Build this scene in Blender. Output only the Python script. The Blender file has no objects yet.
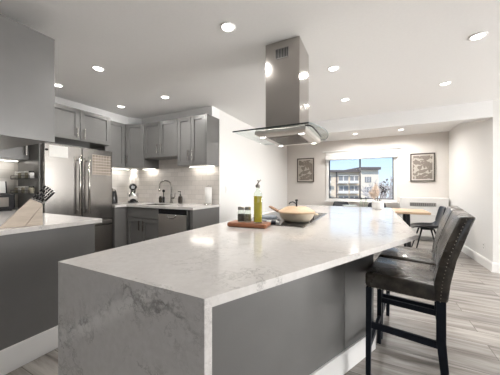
import bpy, bmesh, math, random
from mathutils import Vector, Matrix
random.seed(7)
S = bpy.context.scene
COL = S.collection
PI = math.pi

# ------------------------------------------------------------------ camera, world, sun, daylight, exposure
EYE = 1.18
cam_d = bpy.data.cameras.new('camera'); cam = bpy.data.objects.new('camera', cam_d); COL.objects.link(cam)
cam_d.sensor_width = 36; cam_d.lens = 240/500*36; cam_d.clip_start = .05; cam_d.clip_end = 400
cam.location = (0, 0, EYE); cam.rotation_euler = (PI/2, 0, math.atan(.5))
S.camera = cam
S.view_settings.view_transform = 'Standard'; S.view_settings.look = 'None'
S.view_settings.gamma = 1; S.view_settings.use_curve_mapping = False
S.view_settings.exposure = 0.30

W = bpy.data.worlds.new('sky'); S.world = W; W.use_nodes = True
nt = W.node_tree; nt.nodes.clear()
wo = nt.nodes.new('ShaderNodeOutputWorld'); bg = nt.nodes.new('ShaderNodeBackground')
tc = nt.nodes.new('ShaderNodeTexCoord'); sx = nt.nodes.new('ShaderNodeSeparateXYZ'); cr = nt.nodes.new('ShaderNodeValToRGB')
cr.color_ramp.elements[0].position = 0.0; cr.color_ramp.elements[0].color = (.74, .86, .98, 1)
cr.color_ramp.elements[1].position = .5; cr.color_ramp.elements[1].color = (.34, .58, .95, 1)
e = cr.color_ramp.elements.new(.12); e.color = (.50, .72, .98, 1)
nt.links.new(tc.outputs['Generated'], sx.inputs[0]); nt.links.new(sx.outputs['Z'], cr.inputs[0])
nt.links.new(cr.outputs[0], bg.inputs[0]); nt.links.new(bg.outputs[0], wo.inputs[0])
bg.inputs[1].default_value = 1.12

def light(name, kind, loc, rot, energy, color=(1, 1, 1), **kw):
    d = bpy.data.lights.new(name, kind); d.energy = energy; d.color = color
    for k, v in kw.items(): setattr(d, k, v)
    o = bpy.data.objects.new(name, d); COL.objects.link(o); o.location = loc; o.rotation_euler = rot
    return o
light('sun', 'SUN', (0, 0, 30), (math.radians(48), 0, math.radians(-15)), 4.0, (1, .95, .88), angle=.01)
# daylight through an unseen window at right; the rear lamp is an added fill
light('daylight_fill', 'AREA', (6.67, 3.1, 1.35), (PI/2, 0, PI/2), 390, (1, .985, .96), shape='RECTANGLE', size=2.4, size_y=1.95)
light('daylight_fill', 'AREA', (2.2, -2.92, 1.3), (PI/2, 0, 0), 9, (1, .98, .95), shape='RECTANGLE', size=1.9, size_y=1.8)

# ------------------------------------------------------------------ materials
def new_mat(name):
    m = bpy.data.materials.new(name); m.use_nodes = True
    return m, m.node_tree, m.node_tree.nodes['Principled BSDF']
def noise(nt, scale, detail=4, vec=None, rough=.5, dist=0):
    n = nt.nodes.new('ShaderNodeTexNoise'); n.inputs['Scale'].default_value = scale
    n.inputs['Detail'].default_value = detail; n.inputs['Roughness'].default_value = rough; n.inputs['Distortion'].default_value = dist
    if vec is not None: nt.links.new(vec, n.inputs['Vector'])
    return n
def coords(nt, scale=(1, 1, 1), rot=(0, 0, 0), geo=False):
    mp = nt.nodes.new('ShaderNodeMapping'); mp.inputs['Scale'].default_value = scale; mp.inputs['Rotation'].default_value = rot
    if geo:
        g = nt.nodes.new('ShaderNodeNewGeometry'); nt.links.new(g.outputs['Position'], mp.inputs['Vector'])
    else:
        t = nt.nodes.new('ShaderNodeTexCoord'); nt.links.new(t.outputs['Object'], mp.inputs['Vector'])
    return mp.outputs[0]
def ramp(nt, fac, stops):
    r = nt.nodes.new('ShaderNodeValToRGB'); nt.links.new(fac, r.inputs[0])
    el = r.color_ramp.elements
    el[0].position, el[0].color = stops[0][0], (*stops[0][1], 1)
    el[1].position, el[1].color = stops[-1][0], (*stops[-1][1], 1)
    for p, c in stops[1:-1]:
        k = el.new(p); k.color = (*c, 1)
    return r.outputs[0]
def mix(nt, fac, a, b, mode='MIX'):
    m = nt.nodes.new('ShaderNodeMix'); m.data_type = 'RGBA'; m.blend_type = mode
    for sock, v in ((0, fac), (6, a), (7, b)):
        if hasattr(v, 'is_linked') or hasattr(v, 'links'): nt.links.new(v, m.inputs[sock])
        else: m.inputs[sock].default_value = v if sock == 0 else (*v, 1)
    return m.outputs[2]
def math_(nt, op, a, b=None, c=None):
    m = nt.nodes.new('ShaderNodeMath'); m.operation = op
    for i, v in enumerate((a, b, c)):
        if v is None: continue
        if hasattr(v, 'links'): nt.links.new(v, m.inputs[i])
        else: m.inputs[i].default_value = v
    return m.outputs[0]
def bump(nt, bs, h, strength=.2, dist=.01):
    b = nt.nodes.new('ShaderNodeBump'); b.inputs['Strength'].default_value = strength; b.inputs['Distance'].default_value = dist
    nt.links.new(h, b.inputs['Height']); nt.links.new(b.outputs[0], bs.inputs['Normal'])

def plain(name, col, rough=.5, metal=0, var=.06, scale=12, bmp=0, coat=0, spec=.5, stretch=(1, 1, 1), trans=0):
    m, nt, bs = new_mat(name)
    n = noise(nt, scale, 4, coords(nt, stretch))
    lo = tuple(max(0, c*(1-var)) for c in col); hi = tuple(min(1, c*(1+var)) for c in col)
    nt.links.new(ramp(nt, n.outputs[0], [(.3, lo), (.7, hi)]), bs.inputs['Base Color'])
    bs.inputs['Roughness'].default_value = rough; bs.inputs['Metallic'].default_value = metal
    bs.inputs['Specular IOR Level'].default_value = spec
    bs.inputs['Coat Weight'].default_value = coat; bs.inputs['Coat Roughness'].default_value = .15
    if trans: bs.inputs['Transmission Weight'].default_value = trans
    if bmp: bump(nt, bs, n.outputs[0], bmp, .004)
    return m
def glow(name, col, strength):
    m, nt, bs = new_mat(name)
    bs.inputs['Base Color'].default_value = (*col, 1); bs.inputs['Emission Color'].default_value = (*col, 1)
    bs.inputs['Emission Strength'].default_value = strength
    return m
def clear_glass(name, tint=(1, 1, 1), refl=1.0):
    m, nt, bs = new_mat(name); nt.nodes.remove(bs)
    out = [n for n in nt.nodes if n.type == 'OUTPUT_MATERIAL'][0]
    tr = nt.nodes.new('ShaderNodeBsdfTransparent'); tr.inputs[0].default_value = (*tint, 1)
    gl = nt.nodes.new('ShaderNodeBsdfGlossy'); gl.inputs['Roughness'].default_value = .02
    fr = nt.nodes.new('ShaderNodeFresnel'); ge = nt.nodes.new('ShaderNodeNewGeometry')
    nt.links.new(math_(nt, 'MULTIPLY_ADD', ge.outputs['Backfacing'], 1/1.45-1.45, 1.45), fr.inputs[0])
    f = math_(nt, 'MULTIPLY', fr.outputs[0], refl)
    mx = nt.nodes.new('ShaderNodeMixShader'); nt.links.new(f, mx.inputs[0])
    nt.links.new(tr.outputs[0], mx.inputs[1]); nt.links.new(gl.outputs[0], mx.inputs[2]); nt.links.new(mx.outputs[0], out.inputs[0])
    return m
def brushed(name, col, rough, along):
    m, nt, bs = new_mat(name)
    n = noise(nt, 1, 3, coords(nt, along))
    nt.links.new(ramp(nt, n.outputs[0], [(.3, tuple(c*.96 for c in col)), (.7, tuple(min(1, c*1.03) for c in col))]), bs.inputs['Base Color'])
    bs.inputs['Metallic'].default_value = 1
    nt.links.new(ramp(nt, n.outputs[0], [(.2, (rough*.92,)*3), (.8, (rough*1.08,)*3)]), bs.inputs['Roughness'])
    return m

M = {}
M['wall'] = plain('wall_paint', (.80, .79, .77), .6, var=.01, scale=60, bmp=.03)
M['wall_warm'] = plain('dining_wall_paint', (.73, .695, .66), .6, var=.01, scale=60, bmp=.03)
M['wall_dark'] = plain('dark_bounce_cut_paint', (.24, .235, .225), .6, var=.02, scale=40)  # dark colour given to unseen walls to cut the bounce on the island end
M['ceiling'] = plain('ceiling_paint', (.86, .855, .85), .7, var=.012, scale=50, bmp=.05)
M['trim'] = plain('white_trim_paint', (.84, .83, .815), .35, var=.01)
M['cabinet'] = plain('grey_cabinet_paint', (.152, .149, .145), .32, var=.05, scale=5)
M['toe'] = plain('dark_toe_kick', (.02, .02, .02), .5)
M['black_gap'] = plain('black_recess', (.01, .01, .01), .6)
M['steel'] = brushed('brushed_steel', (.46, .44, .42), .26, (3, 3, 90))
M['steel_v'] = brushed('brushed_fridge_steel', (.35, .335, .32), .2, (14, 14, .5))
M['steel_dark'] = brushed('dark_steel', (.32, .30, .28), .3, (40, 40, 2))
M['steel'] = plain('satin_steel', (.44, .415, .39), .13, 1, var=.02, scale=3)
M['nickel'] = brushed('satin_nickel', (.50, .48, .45), .26, (30, 30, 30))
M['antique_nail'] = plain('antique_nailhead', (.40, .36, .30), .3, 1)
M['chrome'] = plain('polished_chrome', (.75, .75, .75), .08, 1, var=.02)
M['black_metal'] = plain('black_metal', (.018, .018, .02), .35, .3)
M['black_plastic'] = plain('black_plastic', (.015, .015, .017), .25)
M['black_glass'] = plain('black_ceramic_glass', (.012, .012, .014), .06, var=.1)
M['glass'] = clear_glass('window_glass')
M['hood_glass'] = clear_glass('hood_glass', (.93, .96, .95), 1.0)
M['bottle_glass'] = clear_glass('bottle_glass', (.9, .94, .9), 1.6)
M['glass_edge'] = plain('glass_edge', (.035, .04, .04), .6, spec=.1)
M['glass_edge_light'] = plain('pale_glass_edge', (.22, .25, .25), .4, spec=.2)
M['lamp'] = glow('lamp_diffuser', (1, .96, .9), 9)
M['strip'] = glow('strip_light_diffuser', (1, .95, .87), 5)
M['steel_soft'] = plain('soft_satin_steel', (.62, .59, .56), .45, 1, var=.02, scale=3)
M['louvre_shadow'] = plain('louvre_shade', (.16, .155, .15), .6)  # shade between the louvre blades, put into the colour of dark bars
M['white_plastic'] = plain('white_plastic', (.82, .81, .79), .35, var=.02)
M['grille'] = plain('grey_grille', (.30, .29, .28), .5)
M['paper'] = plain('paper', (.66, .65, .625), .7, var=.03)
M['mirror_black'] = plain('dark_navy_wood', (.008, .012, .02), .4, var=.2, scale=20, spec=.25)
M['wood_pale'] = None
def wood(name, a, b, along=(30, 2, 30), rough=.4, coat=0):
    m, nt, bs = new_mat(name)
    n = noise(nt, 1, 6, coords(nt, along), .6, .6)
    nt.links.new(ramp(nt, n.outputs[0], [(.25, a), (.75, b)]), bs.inputs['Base Color'])
    bs.inputs['Roughness'].default_value = rough; bs.inputs['Coat Weight'].default_value = coat
    bump(nt, bs, n.outputs[0], .08, .002)
    return m
M['oak'] = wood('pale_oak', (.52, .36, .23), (.70, .52, .36), (2, 30, 30), .45)
M['ash'] = wood('pale_ash_block', (.50, .42, .34), (.68, .59, .50), (40, 6, 40), .45)
M['acacia'] = wood('reddish_board', (.22, .075, .035), (.42, .17, .08), (4, 60, 60), .4)
M['bamboo'] = wood('bamboo_lid', (.58, .40, .25), (.68, .50, .33), (6, 60, 60), .45)
M['handle_wood'] = wood('pan_handle_wood', (.30, .16, .09), (.45, .27, .16), (60, 60, 8), .4)
M['cream'] = plain('cream_enamel', (.72, .63, .50), .3, var=.03)
M['ceramic'] = plain('white_ceramic', (.80, .79, .77), .3, var=.03, scale=25)
M['plume'] = plain('dried_plume', (.80, .67, .57), .9, var=.12, scale=60)
M['dark_leaf'] = plain('dark_dried_leaf', (.05, .04, .045), .6, var=.3)
M['stem'] = plain('dry_stem', (.13, .09, .06), .7, var=.2)
M['pepper'] = plain('peppercorns', (.13, .115, .10), .7, var=.7, scale=260)
M['salt'] = plain('herb_salt', (.32, .29, .22), .7, var=.6, scale=260)
M['soap'] = plain('amber_brown_soap', (.03, .022, .016), .15, var=.1)
M['green_glass'] = plain('pale_green_glaze', (.42, .47, .43), .1, var=.05)
M['red_plastic'] = plain('bronze_plastic', (.11, .075, .05), .4)
# leather
m, nt, bs = new_mat('dark_taupe_leather')
c_ = coords(nt); n = noise(nt, 14, 6, c_, .6); v = nt.nodes.new('ShaderNodeTexVoronoi'); v.inputs['Scale'].default_value = 130; nt.links.new(c_, v.inputs['Vector'])
n2 = noise(nt, 6, 4, coords(nt, (1, .5, 1)))
nt.links.new(ramp(nt, n.outputs[0], [(.3, (.016, .013, .011)), (.7, (.085, .072, .058))]), bs.inputs['Base Color'])
nt.links.new(ramp(nt, n2.outputs[0], [(.3, (.18,)*3), (.7, (.38,)*3)]), bs.inputs['Roughness'])
bs.inputs['Coat Weight'].default_value = .3; bs.inputs['Coat Roughness'].default_value = .08; bs.inputs['Specular IOR Level'].default_value = .35
bump(nt, bs, math_(nt, 'ADD', math_(nt, 'MULTIPLY', v.outputs['Distance'], .3), n2.outputs[0]), .35, .012); M['leather'] = m
M['leather_shell'] = plain('charcoal_shell', (.030, .033, .040), .33, var=.1)
# quartz with veins
def quartz(name, end=False):
    m, nt, bs = new_mat(name)
    c = coords(nt, geo=True)
    d = noise(nt, 3.0, 5, c, .6)
    dv = nt.nodes.new('ShaderNodeVectorMath'); dv.operation = 'MULTIPLY_ADD'
    nt.links.new(d.outputs['Color'], dv.inputs[0]); dv.inputs[1].default_value = (.35, .35, .35); nt.links.new(c, dv.inputs[2])
    def vein(scale, width, lo, hi, mscale, rough):
        n1 = noise(nt, scale, 6, dv.outputs[0], rough)
        v1 = math_(nt, 'ABSOLUTE', math_(nt, 'SUBTRACT', n1.outputs[0], .5))
        k1 = ramp(nt, v1, [(0, (1, 1, 1)), (width, (0, 0, 0))])
        return math_(nt, 'MULTIPLY', k1, ramp(nt, noise(nt, mscale, 4, c, .55).outputs[0], [(lo, (0, 0, 0)), (hi, (1, 1, 1))]))
    k = math_(nt, 'MAXIMUM', vein(2.6, .016, .50, .64, 2.1, .7), vein(8, .022, .50, .68, 2.6, .72))
    if end:      # one dark crackled vein arching across the slab
        s3 = nt.nodes.new('ShaderNodeSeparateXYZ'); nt.links.new(c, s3.inputs[0])
        dx = math_(nt, 'ADD', s3.outputs['X'], .62)
        drop = math_(nt, 'MAXIMUM', math_(nt, 'MULTIPLY', dx, -.66), math_(nt, 'MULTIPLY', dx, .24))
        wob = math_(nt, 'MULTIPLY', math_(nt, 'SUBTRACT', noise(nt, 7, 6, c, .65).outputs[0], .5), .30)
        dd = math_(nt, 'ABSOLUTE', math_(nt, 'ADD', math_(nt, 'ADD', math_(nt, 'SUBTRACT', s3.outputs['Z'], .885), drop), wob))
        line = ramp(nt, dd, [(0, (1, 1, 1)), (.006, (.7, .7, .7)), (.014, (0, 0, 0))])
        band = ramp(nt, dd, [(0, (1, 1, 1)), (.10, (0, 0, 0))])
        n9 = noise(nt, 15, 6, c, .75); cr_ = ramp(nt, math_(nt, 'ABSOLUTE', math_(nt, 'SUBTRACT', n9.outputs[0], .5)), [(0, (1, 1, 1)), (.03, (0, 0, 0))])
        gate = ramp(nt, noise(nt, 11, 4, c, .6).outputs[0], [(.40, (.15, .15, .15)), (.58, (1, 1, 1))])
        k = math_(nt, 'MAXIMUM', k, math_(nt, 'MULTIPLY', math_(nt, 'MAXIMUM', line, math_(nt, 'MULTIPLY', cr_, band)), gate))
    sp = noise(nt, 45, 5, c, .65); sp2 = noise(nt, 5, 5, c, .6)
    base = ramp(nt, sp.outputs[0], [(.3, (.63, .605, .58)), (.7, (.70, .675, .655))])
    base = mix(nt, ramp(nt, sp2.outputs[0], [(.5, (0, 0, 0)), (.72, (.16, .16, .16))]), base, (.58, .53, .49))
    nt.links.new(mix(nt, math_(nt, 'MULTIPLY', k, .9 if end else .55), base, (.25, .235, .22)), bs.inputs['Base Color'])
    bs.inputs['Roughness'].default_value = .11
    return m
M['quartz'] = quartz('white_veined_quartz')
M['quartz_end'] = quartz('white_veined_quartz_end', True)
# floor planks, running along X
m, nt, bs = new_mat('grey_oak_planks')
c = coords(nt, geo=True)
br = nt.nodes.new('ShaderNodeTexBrick'); nt.links.new(c, br.inputs['Vector'])
br.inputs['Scale'].default_value = 1; br.inputs['Brick Width'].default_value = 1.25; br.inputs['Row Height'].default_value = .185
br.inputs['Mortar Size'].default_value = .0022; br.inputs['Color1'].default_value = (0, 0, 0, 1); br.inputs['Color2'].default_value = (1, 1, 1, 1); br.inputs['Mortar'].default_value = (.5, .5, .5, 1)
br.offset = .37
off = nt.nodes.new('ShaderNodeVectorMath'); off.operation = 'MULTIPLY_ADD'
nt.links.new(br.outputs['Color'], off.inputs[0]); off.inputs[1].default_value = (7, 3, 0)
mp = nt.nodes.new('ShaderNodeMapping'); mp.inputs['Scale'].default_value = (1.1, 13, 1); nt.links.new(c, mp.inputs['Vector']); nt.links.new(mp.outputs[0], off.inputs[2])
g1 = noise(nt, 1.0, 7, off.outputs[0], .62, .5)
grain = ramp(nt, g1.outputs[0], [(.3, (.10, .086, .075)), (.46, (.28, .255, .232)), (.62, (.44, .415, .39))])
tone = mix(nt, br.outputs['Color'], (.86, .86, .86), (1.06, 1.05, 1.04))
pl = mix(nt, 1.0, grain, tone, 'MULTIPLY')
nt.links.new(mix(nt, br.outputs['Fac'], pl, (.10, .085, .07)), bs.inputs['Base Color'])
bs.inputs['Roughness'].default_value = .38; bump(nt, bs, g1.outputs[0], .06, .003); M['floor'] = m
# tile
def tile(name, c1, c2, mortar, w, h, axis, rough=.2):
    m, nt, bs = new_mat(name)
    g = nt.nodes.new('ShaderNodeNewGeometry'); s = nt.nodes.new('ShaderNodeSeparateXYZ'); nt.links.new(g.outputs['Position'], s.inputs[0])
    cb = nt.nodes.new('ShaderNodeCombineXYZ'); nt.links.new(s.outputs[axis], cb.inputs[0]); nt.links.new(s.outputs['Z'], cb.inputs[1])
    br = nt.nodes.new('ShaderNodeTexBrick'); nt.links.new(cb.outputs[0], br.inputs['Vector'])
    br.inputs['Scale'].default_value = 1; br.inputs['Brick Width'].default_value = w; br.inputs['Row Height'].default_value = h
    br.inputs['Mortar Size'].default_value = .0025; br.inputs['Color1'].default_value = (*c1, 1); br.inputs['Color2'].default_value = (*c2, 1); br.inputs['Mortar'].default_value = (*mortar, 1)
    nt.links.new(br.outputs['Color'], bs.inputs['Base Color']); bs.inputs['Roughness'].default_value = rough
    bump(nt, bs, math_(nt, 'SUBTRACT', 1, br.outputs['Fac']), .3, .003)
    return m
M['tile'] = tile('pale_subway_tile', (.62, .585, .55), (.69, .655, .62), (.50, .475, .45), .152, .076, 'X')
M['tile_side'] = tile('pale_stacked_tile', (.58, .56, .53), (.64, .615, .585), (.46, .44, .42), .40, .10, 'Y')

# ------------------------------------------------------------------ geometry helpers
class G:
    """collects shapes into one bmesh"""
    def __init__(s, mx=None): s.bm = bmesh.new(); s.mx = mx or Matrix.Identity(4)
    def _v(s, p): return s.bm.verts.new(s.mx @ Vector(p))
    def faces(s, vs, fs, smooth=False, bev=0, seg=2):
        bv = [s._v(p) for p in vs]; out = []
        for f in fs:
            try: fc = s.bm.faces.new([bv[i] for i in f]); fc.smooth = smooth; out.append(fc)
            except ValueError: pass
        if bev:
            ed = list({e for f in out for e in f.edges})
            bmesh.ops.bevel(s.bm, geom=ed, offset=bev, segments=seg, affect='EDGES', profile=.5, clamp_overlap=True)
        return s
    def box(s, x0, x1, y0, y1, z0, z1, bev=0, seg=2):
        v = [(x0, y0, z0), (x1, y0, z0), (x1, y1, z0), (x0, y1, z0), (x0, y0, z1), (x1, y0, z1), (x1, y1, z1), (x0, y1, z1)]
        return s.faces(v, [(3, 2, 1, 0), (4, 5, 6, 7), (0, 1, 5, 4), (1, 2, 6, 5), (2, 3, 7, 6), (3, 0, 4, 7)], bev=bev, seg=seg)
    def prism(s, poly, z0, z1, bev=0, seg=2):
        n = len(poly)
        v = [(x, y, z0) for x, y in poly] + [(x, y, z1) for x, y in poly]
        f = [tuple(range(n-1, -1, -1)), tuple(range(n, 2*n))] + [(i, (i+1) % n, n+(i+1) % n, n+i) for i in range(n)]
        return s.faces(v, f, bev=bev, seg=seg)
    def slab(s, prof, x0, x1, bev=0, seg=2):
        """profile in (y, z) extruded along x"""
        n = len(prof)
        v = [(x0, y, z) for y, z in prof] + [(x1, y, z) for y, z in prof]
        f = [tuple(range(n-1, -1, -1)), tuple(range(n, 2*n))] + [(i, (i+1) % n, n+(i+1) % n, n+i) for i in range(n)]
        return s.faces(v, f, bev=bev, seg=seg)
    def tube(s, pts, r, n=10, cap=True, flat=None):
        pts = [Vector(p) for p in pts]; rs = r if isinstance(r, (list, tuple)) else [r]*len(pts)
        vs, fs = [], []; up = None
        for i, p in enumerate(pts):
            t = (pts[min(i+1, len(pts)-1)]-pts[max(i-1, 0)]).normalized()
            if up is None: up = Vector((0, 0, 1)) if abs(t.z) < .9 else Vector((1, 0, 0))
            a = t.cross(up); a = a.normalized() if a.length > 1e-6 else t.orthogonal().normalized()
            b = t.cross(a).normalized(); up = -b if b.dot(up) < 0 else b
            b2 = up
            for k in range(n):
                w = 2*PI*k/n
                vs.append(p + (a*math.cos(w) + b2*math.sin(w)*(flat or 1))*rs[i])
        for i in range(len(pts)-1):
            for k in range(n): fs.append((i*n+k, i*n+(k+1) % n, (i+1)*n+(k+1) % n, (i+1)*n+k))
        s.faces(vs, fs, smooth=True)
        if cap:
            bv = s.bm.verts; bv.ensure_lookup_table(); base = len(bv)-len(vs)
            for ring in (range(n-1, -1, -1), range((len(pts)-1)*n, len(pts)*n)):
                try: s.bm.faces.new([bv[base+i] for i in ring])
                except ValueError: pass
        return s
    def cyl(s, p0, p1, r0, r1=None, n=20): return s.tube([p0, p1], [r0, r0 if r1 is None else r1], n)
    def bar(s, p0, p1, w, h, w1=None, h1=None, bev=0):
        """rectangular bar; w across, h in the other direction"""
        p0, p1 = Vector(p0), Vector(p1); t = (p1-p0).normalized()
        up = Vector((0, 0, 1)) if abs(t.z) < .8 else Vector((0, 1, 0))
        a = t.cross(up).normalized(); b = a.cross(t).normalized(); w1 = w1 or w; h1 = h1 or h
        v = [p0+a*x*w/2+b*y*h/2 for x, y in ((-1, -1), (1, -1), (1, 1), (-1, 1))] + [p1+a*x*w1/2+b*y*h1/2 for x, y in ((-1, -1), (1, -1), (1, 1), (-1, 1))]
        return s.faces(v, [(3, 2, 1, 0), (4, 5, 6, 7), (0, 1, 5, 4), (1, 2, 6, 5), (2, 3, 7, 6), (3, 0, 4, 7)], bev=bev)
    def lathe(s, prof, c=(0, 0, 0), n=28, smooth=True):
        vs, fs = [], []
        for r, z in prof:
            for k in range(n): vs.append((c[0]+r*math.cos(2*PI*k/n), c[1]+r*math.sin(2*PI*k/n), c[2]+z))
        L = len(prof)
        for i in range(L-1):
            for k in range(n): fs.append((i*n+k, i*n+(k+1) % n, (i+1)*n+(k+1) % n, (i+1)*n+k))
        if prof[0][0] > 1e-5: fs.append(tuple(range(n-1, -1, -1)))
        if prof[-1][0] > 1e-5: fs.append(tuple(range((L-1)*n, L*n)))
        s.faces(vs, fs, smooth=smooth)
        bmesh.ops.remove_doubles(s.bm, verts=s.bm.verts[-len(vs):] if False else [v for v in s.bm.verts], dist=1e-6)
        return s
    def ball(s, c, r, n=12, seg=8):
        r = r if isinstance(r, (tuple, list)) else (r, r, r)
        vs, fs = [], []
        for i in range(seg+1):
            a = PI*i/seg
            for k in range(n):
                w = 2*PI*k/n
                vs.append((c[0]+r[0]*math.sin(a)*math.cos(w), c[1]+r[1]*math.sin(a)*math.sin(w), c[2]-r[2]*math.cos(a)))
        for i in range(seg):
            for k in range(n): fs.append((i*n+k, i*n+(k+1) % n, (i+1)*n+(k+1) % n, (i+1)*n+k))
        s.faces(vs, fs, smooth=True); bmesh.ops.remove_doubles(s.bm, verts=list(s.bm.verts), dist=1e-6)
        return s
    def build(s, name, mat, parent=None, local=False, origin=None):
        bmesh.ops.recalc_face_normals(s.bm, faces=list(s.bm.faces))
        o_loc = Vector((0, 0, 0))
        if parent is None:
            if origin is None:
                xs = [v.co for v in s.bm.verts]
                origin = ((min(p.x for p in xs)+max(p.x for p in xs))/2, (min(p.y for p in xs)+max(p.y for p in xs))/2, min(p.z for p in xs))
            o_loc = Vector(origin)
            bmesh.ops.translate(s.bm, verts=list(s.bm.verts), vec=-o_loc)
        elif not local:
            w = Vector((0, 0, 0)); p = parent
            while p: w += p.location; p = p.parent
            bmesh.ops.translate(s.bm, verts=list(s.bm.verts), vec=-w)
        me = bpy.data.meshes.new(name); s.bm.to_mesh(me); s.bm.free()
        me.materials.append(M[mat] if isinstance(mat, str) else mat)
        o = bpy.data.objects.new(name, me); COL.objects.link(o); o.location = o_loc
        if parent: o.parent = parent
        return o
def tag(o, label=None, cat=None, group=None, kind=None):
    if label: o['label'] = label
    if cat: o['category'] = cat
    if group: o['group'] = group
    if kind: o['kind'] = kind
    return o
def thing(name, label, cat, loc=(0, 0, 0), rz=0, group=None):
    o = bpy.data.objects.new(name, None); COL.objects.link(o); o.empty_display_size = .1
    o.location = loc; o.rotation_euler = (0, 0, rz)
    return tag(o, label, cat, group)
def struct(g, name, mat, label=None): return tag(g.build(name, mat), label, None, None, 'structure')
def copy_tree(o, parent=None):
    c = o.copy(); COL.objects.link(c)
    if parent: c.parent = parent
    for ch in list(o.children): copy_tree(ch, c)
    return c
def frame_mx(origin, u, n):
    """local x runs along u, local y along the outward normal n, local z up"""
    u, n = Vector(u).normalized(), Vector(n).normalized()
    mx = Matrix.Identity(4)
    for i in range(3): mx[i][0] = u[i]; mx[i][1] = n[i]; mx[i][2] = (0, 0, 1)[i]; mx[i][3] = origin[i]
    return mx

# ------------------------------------------------------------------ the setting
CE = 2.40
FX, SY, CX = -4.07, 3.15, -2.11          # fridge wall, sink wall, white side wall
WY, RX, BY = 6.60, 1.534, 4.514          # window wall, dining right wall, beam
struct(G().box(-4.3, 6.7, -3.1, 6.85, -.1, 0), 'floor', 'floor')
struct(G().box(-4.3, 6.7, -3.1, 6.85, CE, CE+.12), 'ceiling', 'ceiling')
struct(G().box(FX-.12, FX, .50, SY+.12, 0, CE), 'wall_left', 'wall')
struct(G().box(FX-.12, -2.06, .50, .62, 0, CE), 'wall_near', 'wall')
struct(G().box(-2.18, -2.06, -2.9, .50, 0, CE), 'wall_entry', 'wall_dark')
struct(G().box(FX, CX, SY, SY+.12, 0, CE), 'wall_back', 'wall')
struct(G().box(CX-.12, CX, SY+.12, WY, 0, CE), 'wall_center', 'wall')
WX0, WX1, WZ0, WZ1 = -.97, .50, .895, 2.00
g = G()
g.box(CX-.12, WX0, WY, WY+.14, 0, CE); g.box(WX1, RX+.12, WY, WY+.14, 0, CE)
g.box(WX0, WX1, WY, WY+.14, 0, WZ0); g.box(WX0, WX1, WY, WY+.14, WZ1, CE)
struct(g, 'wall_window', 'wall_warm')
struct(G().box(RX, RX+.12, BY+.12, WY, 0, CE), 'wall_right', 'wall')
struct(G().box(RX, 6.62, BY, BY+.12, 0, CE), 'wall_return', 'wall')
def holed(x0, x1, z0, z1, along, pos):
    g = G()
    def b(a0, a1, c0, c1):
        if along == 'x': g.box(a0, a1, pos[0], pos[1], c0, c1)
        else: g.box(pos[0], pos[1], a0, a1, c0, c1)
    return g, b
g, b = holed(0, 0, 0, 0, 'x', (-2.9, -2.78))
b(-2.18, 1.2, 0, CE); b(3.2, 6.62, 0, CE); b(1.2, 3.2, 0, .4); b(1.2, 3.2, 2.2, CE)
struct(g, 'wall_rear', 'wall_dark')
g, b = holed(0, 0, 0, 0, 'y', (6.5, 6.62))
b(-2.78, 1.85, 0, CE); b(4.35, BY, 0, CE); b(1.85, 4.35, 0, .3); b(1.85, 4.35, 2.36, CE)
struct(g, 'wall_living', 'wall')
struct(G().box(CX, RX, BY, BY+.205, 2.167, CE), 'trim_beam', 'ceiling')
# bulkhead set back above the wall cabinets
struct(G().prism([(FX, 1.43), (-3.76, 1.43), (-3.76, 2.78), (-3.62, 2.95), (CX, 2.95), (CX, SY), (FX, SY)], 2.252, CE), 'trim_bulkhead', 'ceiling')
# baseboards
def baseboard(name, p0, p1, n, h=.135, t=.016):
    d = Vector(p1)-Vector(p0); L = d.length
    g = G(frame_mx((p0[0], p0[1], 0), (d.x, d.y, 0), (n[0], n[1], 0)))
    g.faces([(0, 0, 0), (0, t, 0), (0, t, h-.02), (0, t*.5, h), (0, 0, h), (L, 0, 0), (L, t, 0), (L, t, h-.02), (L, t*.5, h), (L, 0, h)],
            [(4, 3, 2, 1, 0), (5, 6, 7, 8, 9), (0, 1, 6, 5), (1, 2, 7, 6), (2, 3, 8, 7), (3, 4, 9, 8), (4, 0, 5, 9)])
    struct(g, name, 'trim')
baseboard('baseboard_right', (RX, BY, 0), (RX, WY, 0), (-1, 0))
baseboard('baseboard_return', (RX-.016, BY, 0), (6.5, BY, 0), (0, -1))
baseboard('baseboard_window', (CX, WY, 0), (RX-.016, WY, 0), (0, -1))
baseboard('baseboard_center', (CX, SY, 0), (CX, WY-.016, 0), (1, 0))
baseboard('baseboard_near', (-2.06, -2.78, 0), (-2.06, .60, 0), (1, 0))
# backsplashes
struct(G().box(FX+.008, CX, SY-.008, SY, .915, 1.72), 'trim_backsplash_back', 'tile')
struct(G().box(FX, FX+.008, .62, 1.43, .915, 1.53), 'trim_backsplash_left', 'tile_side')
struct(G().box(FX, FX+.008, 2.31, SY-.008, .915, 1.53), 'trim_backsplash_corner', 'tile_side')
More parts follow.
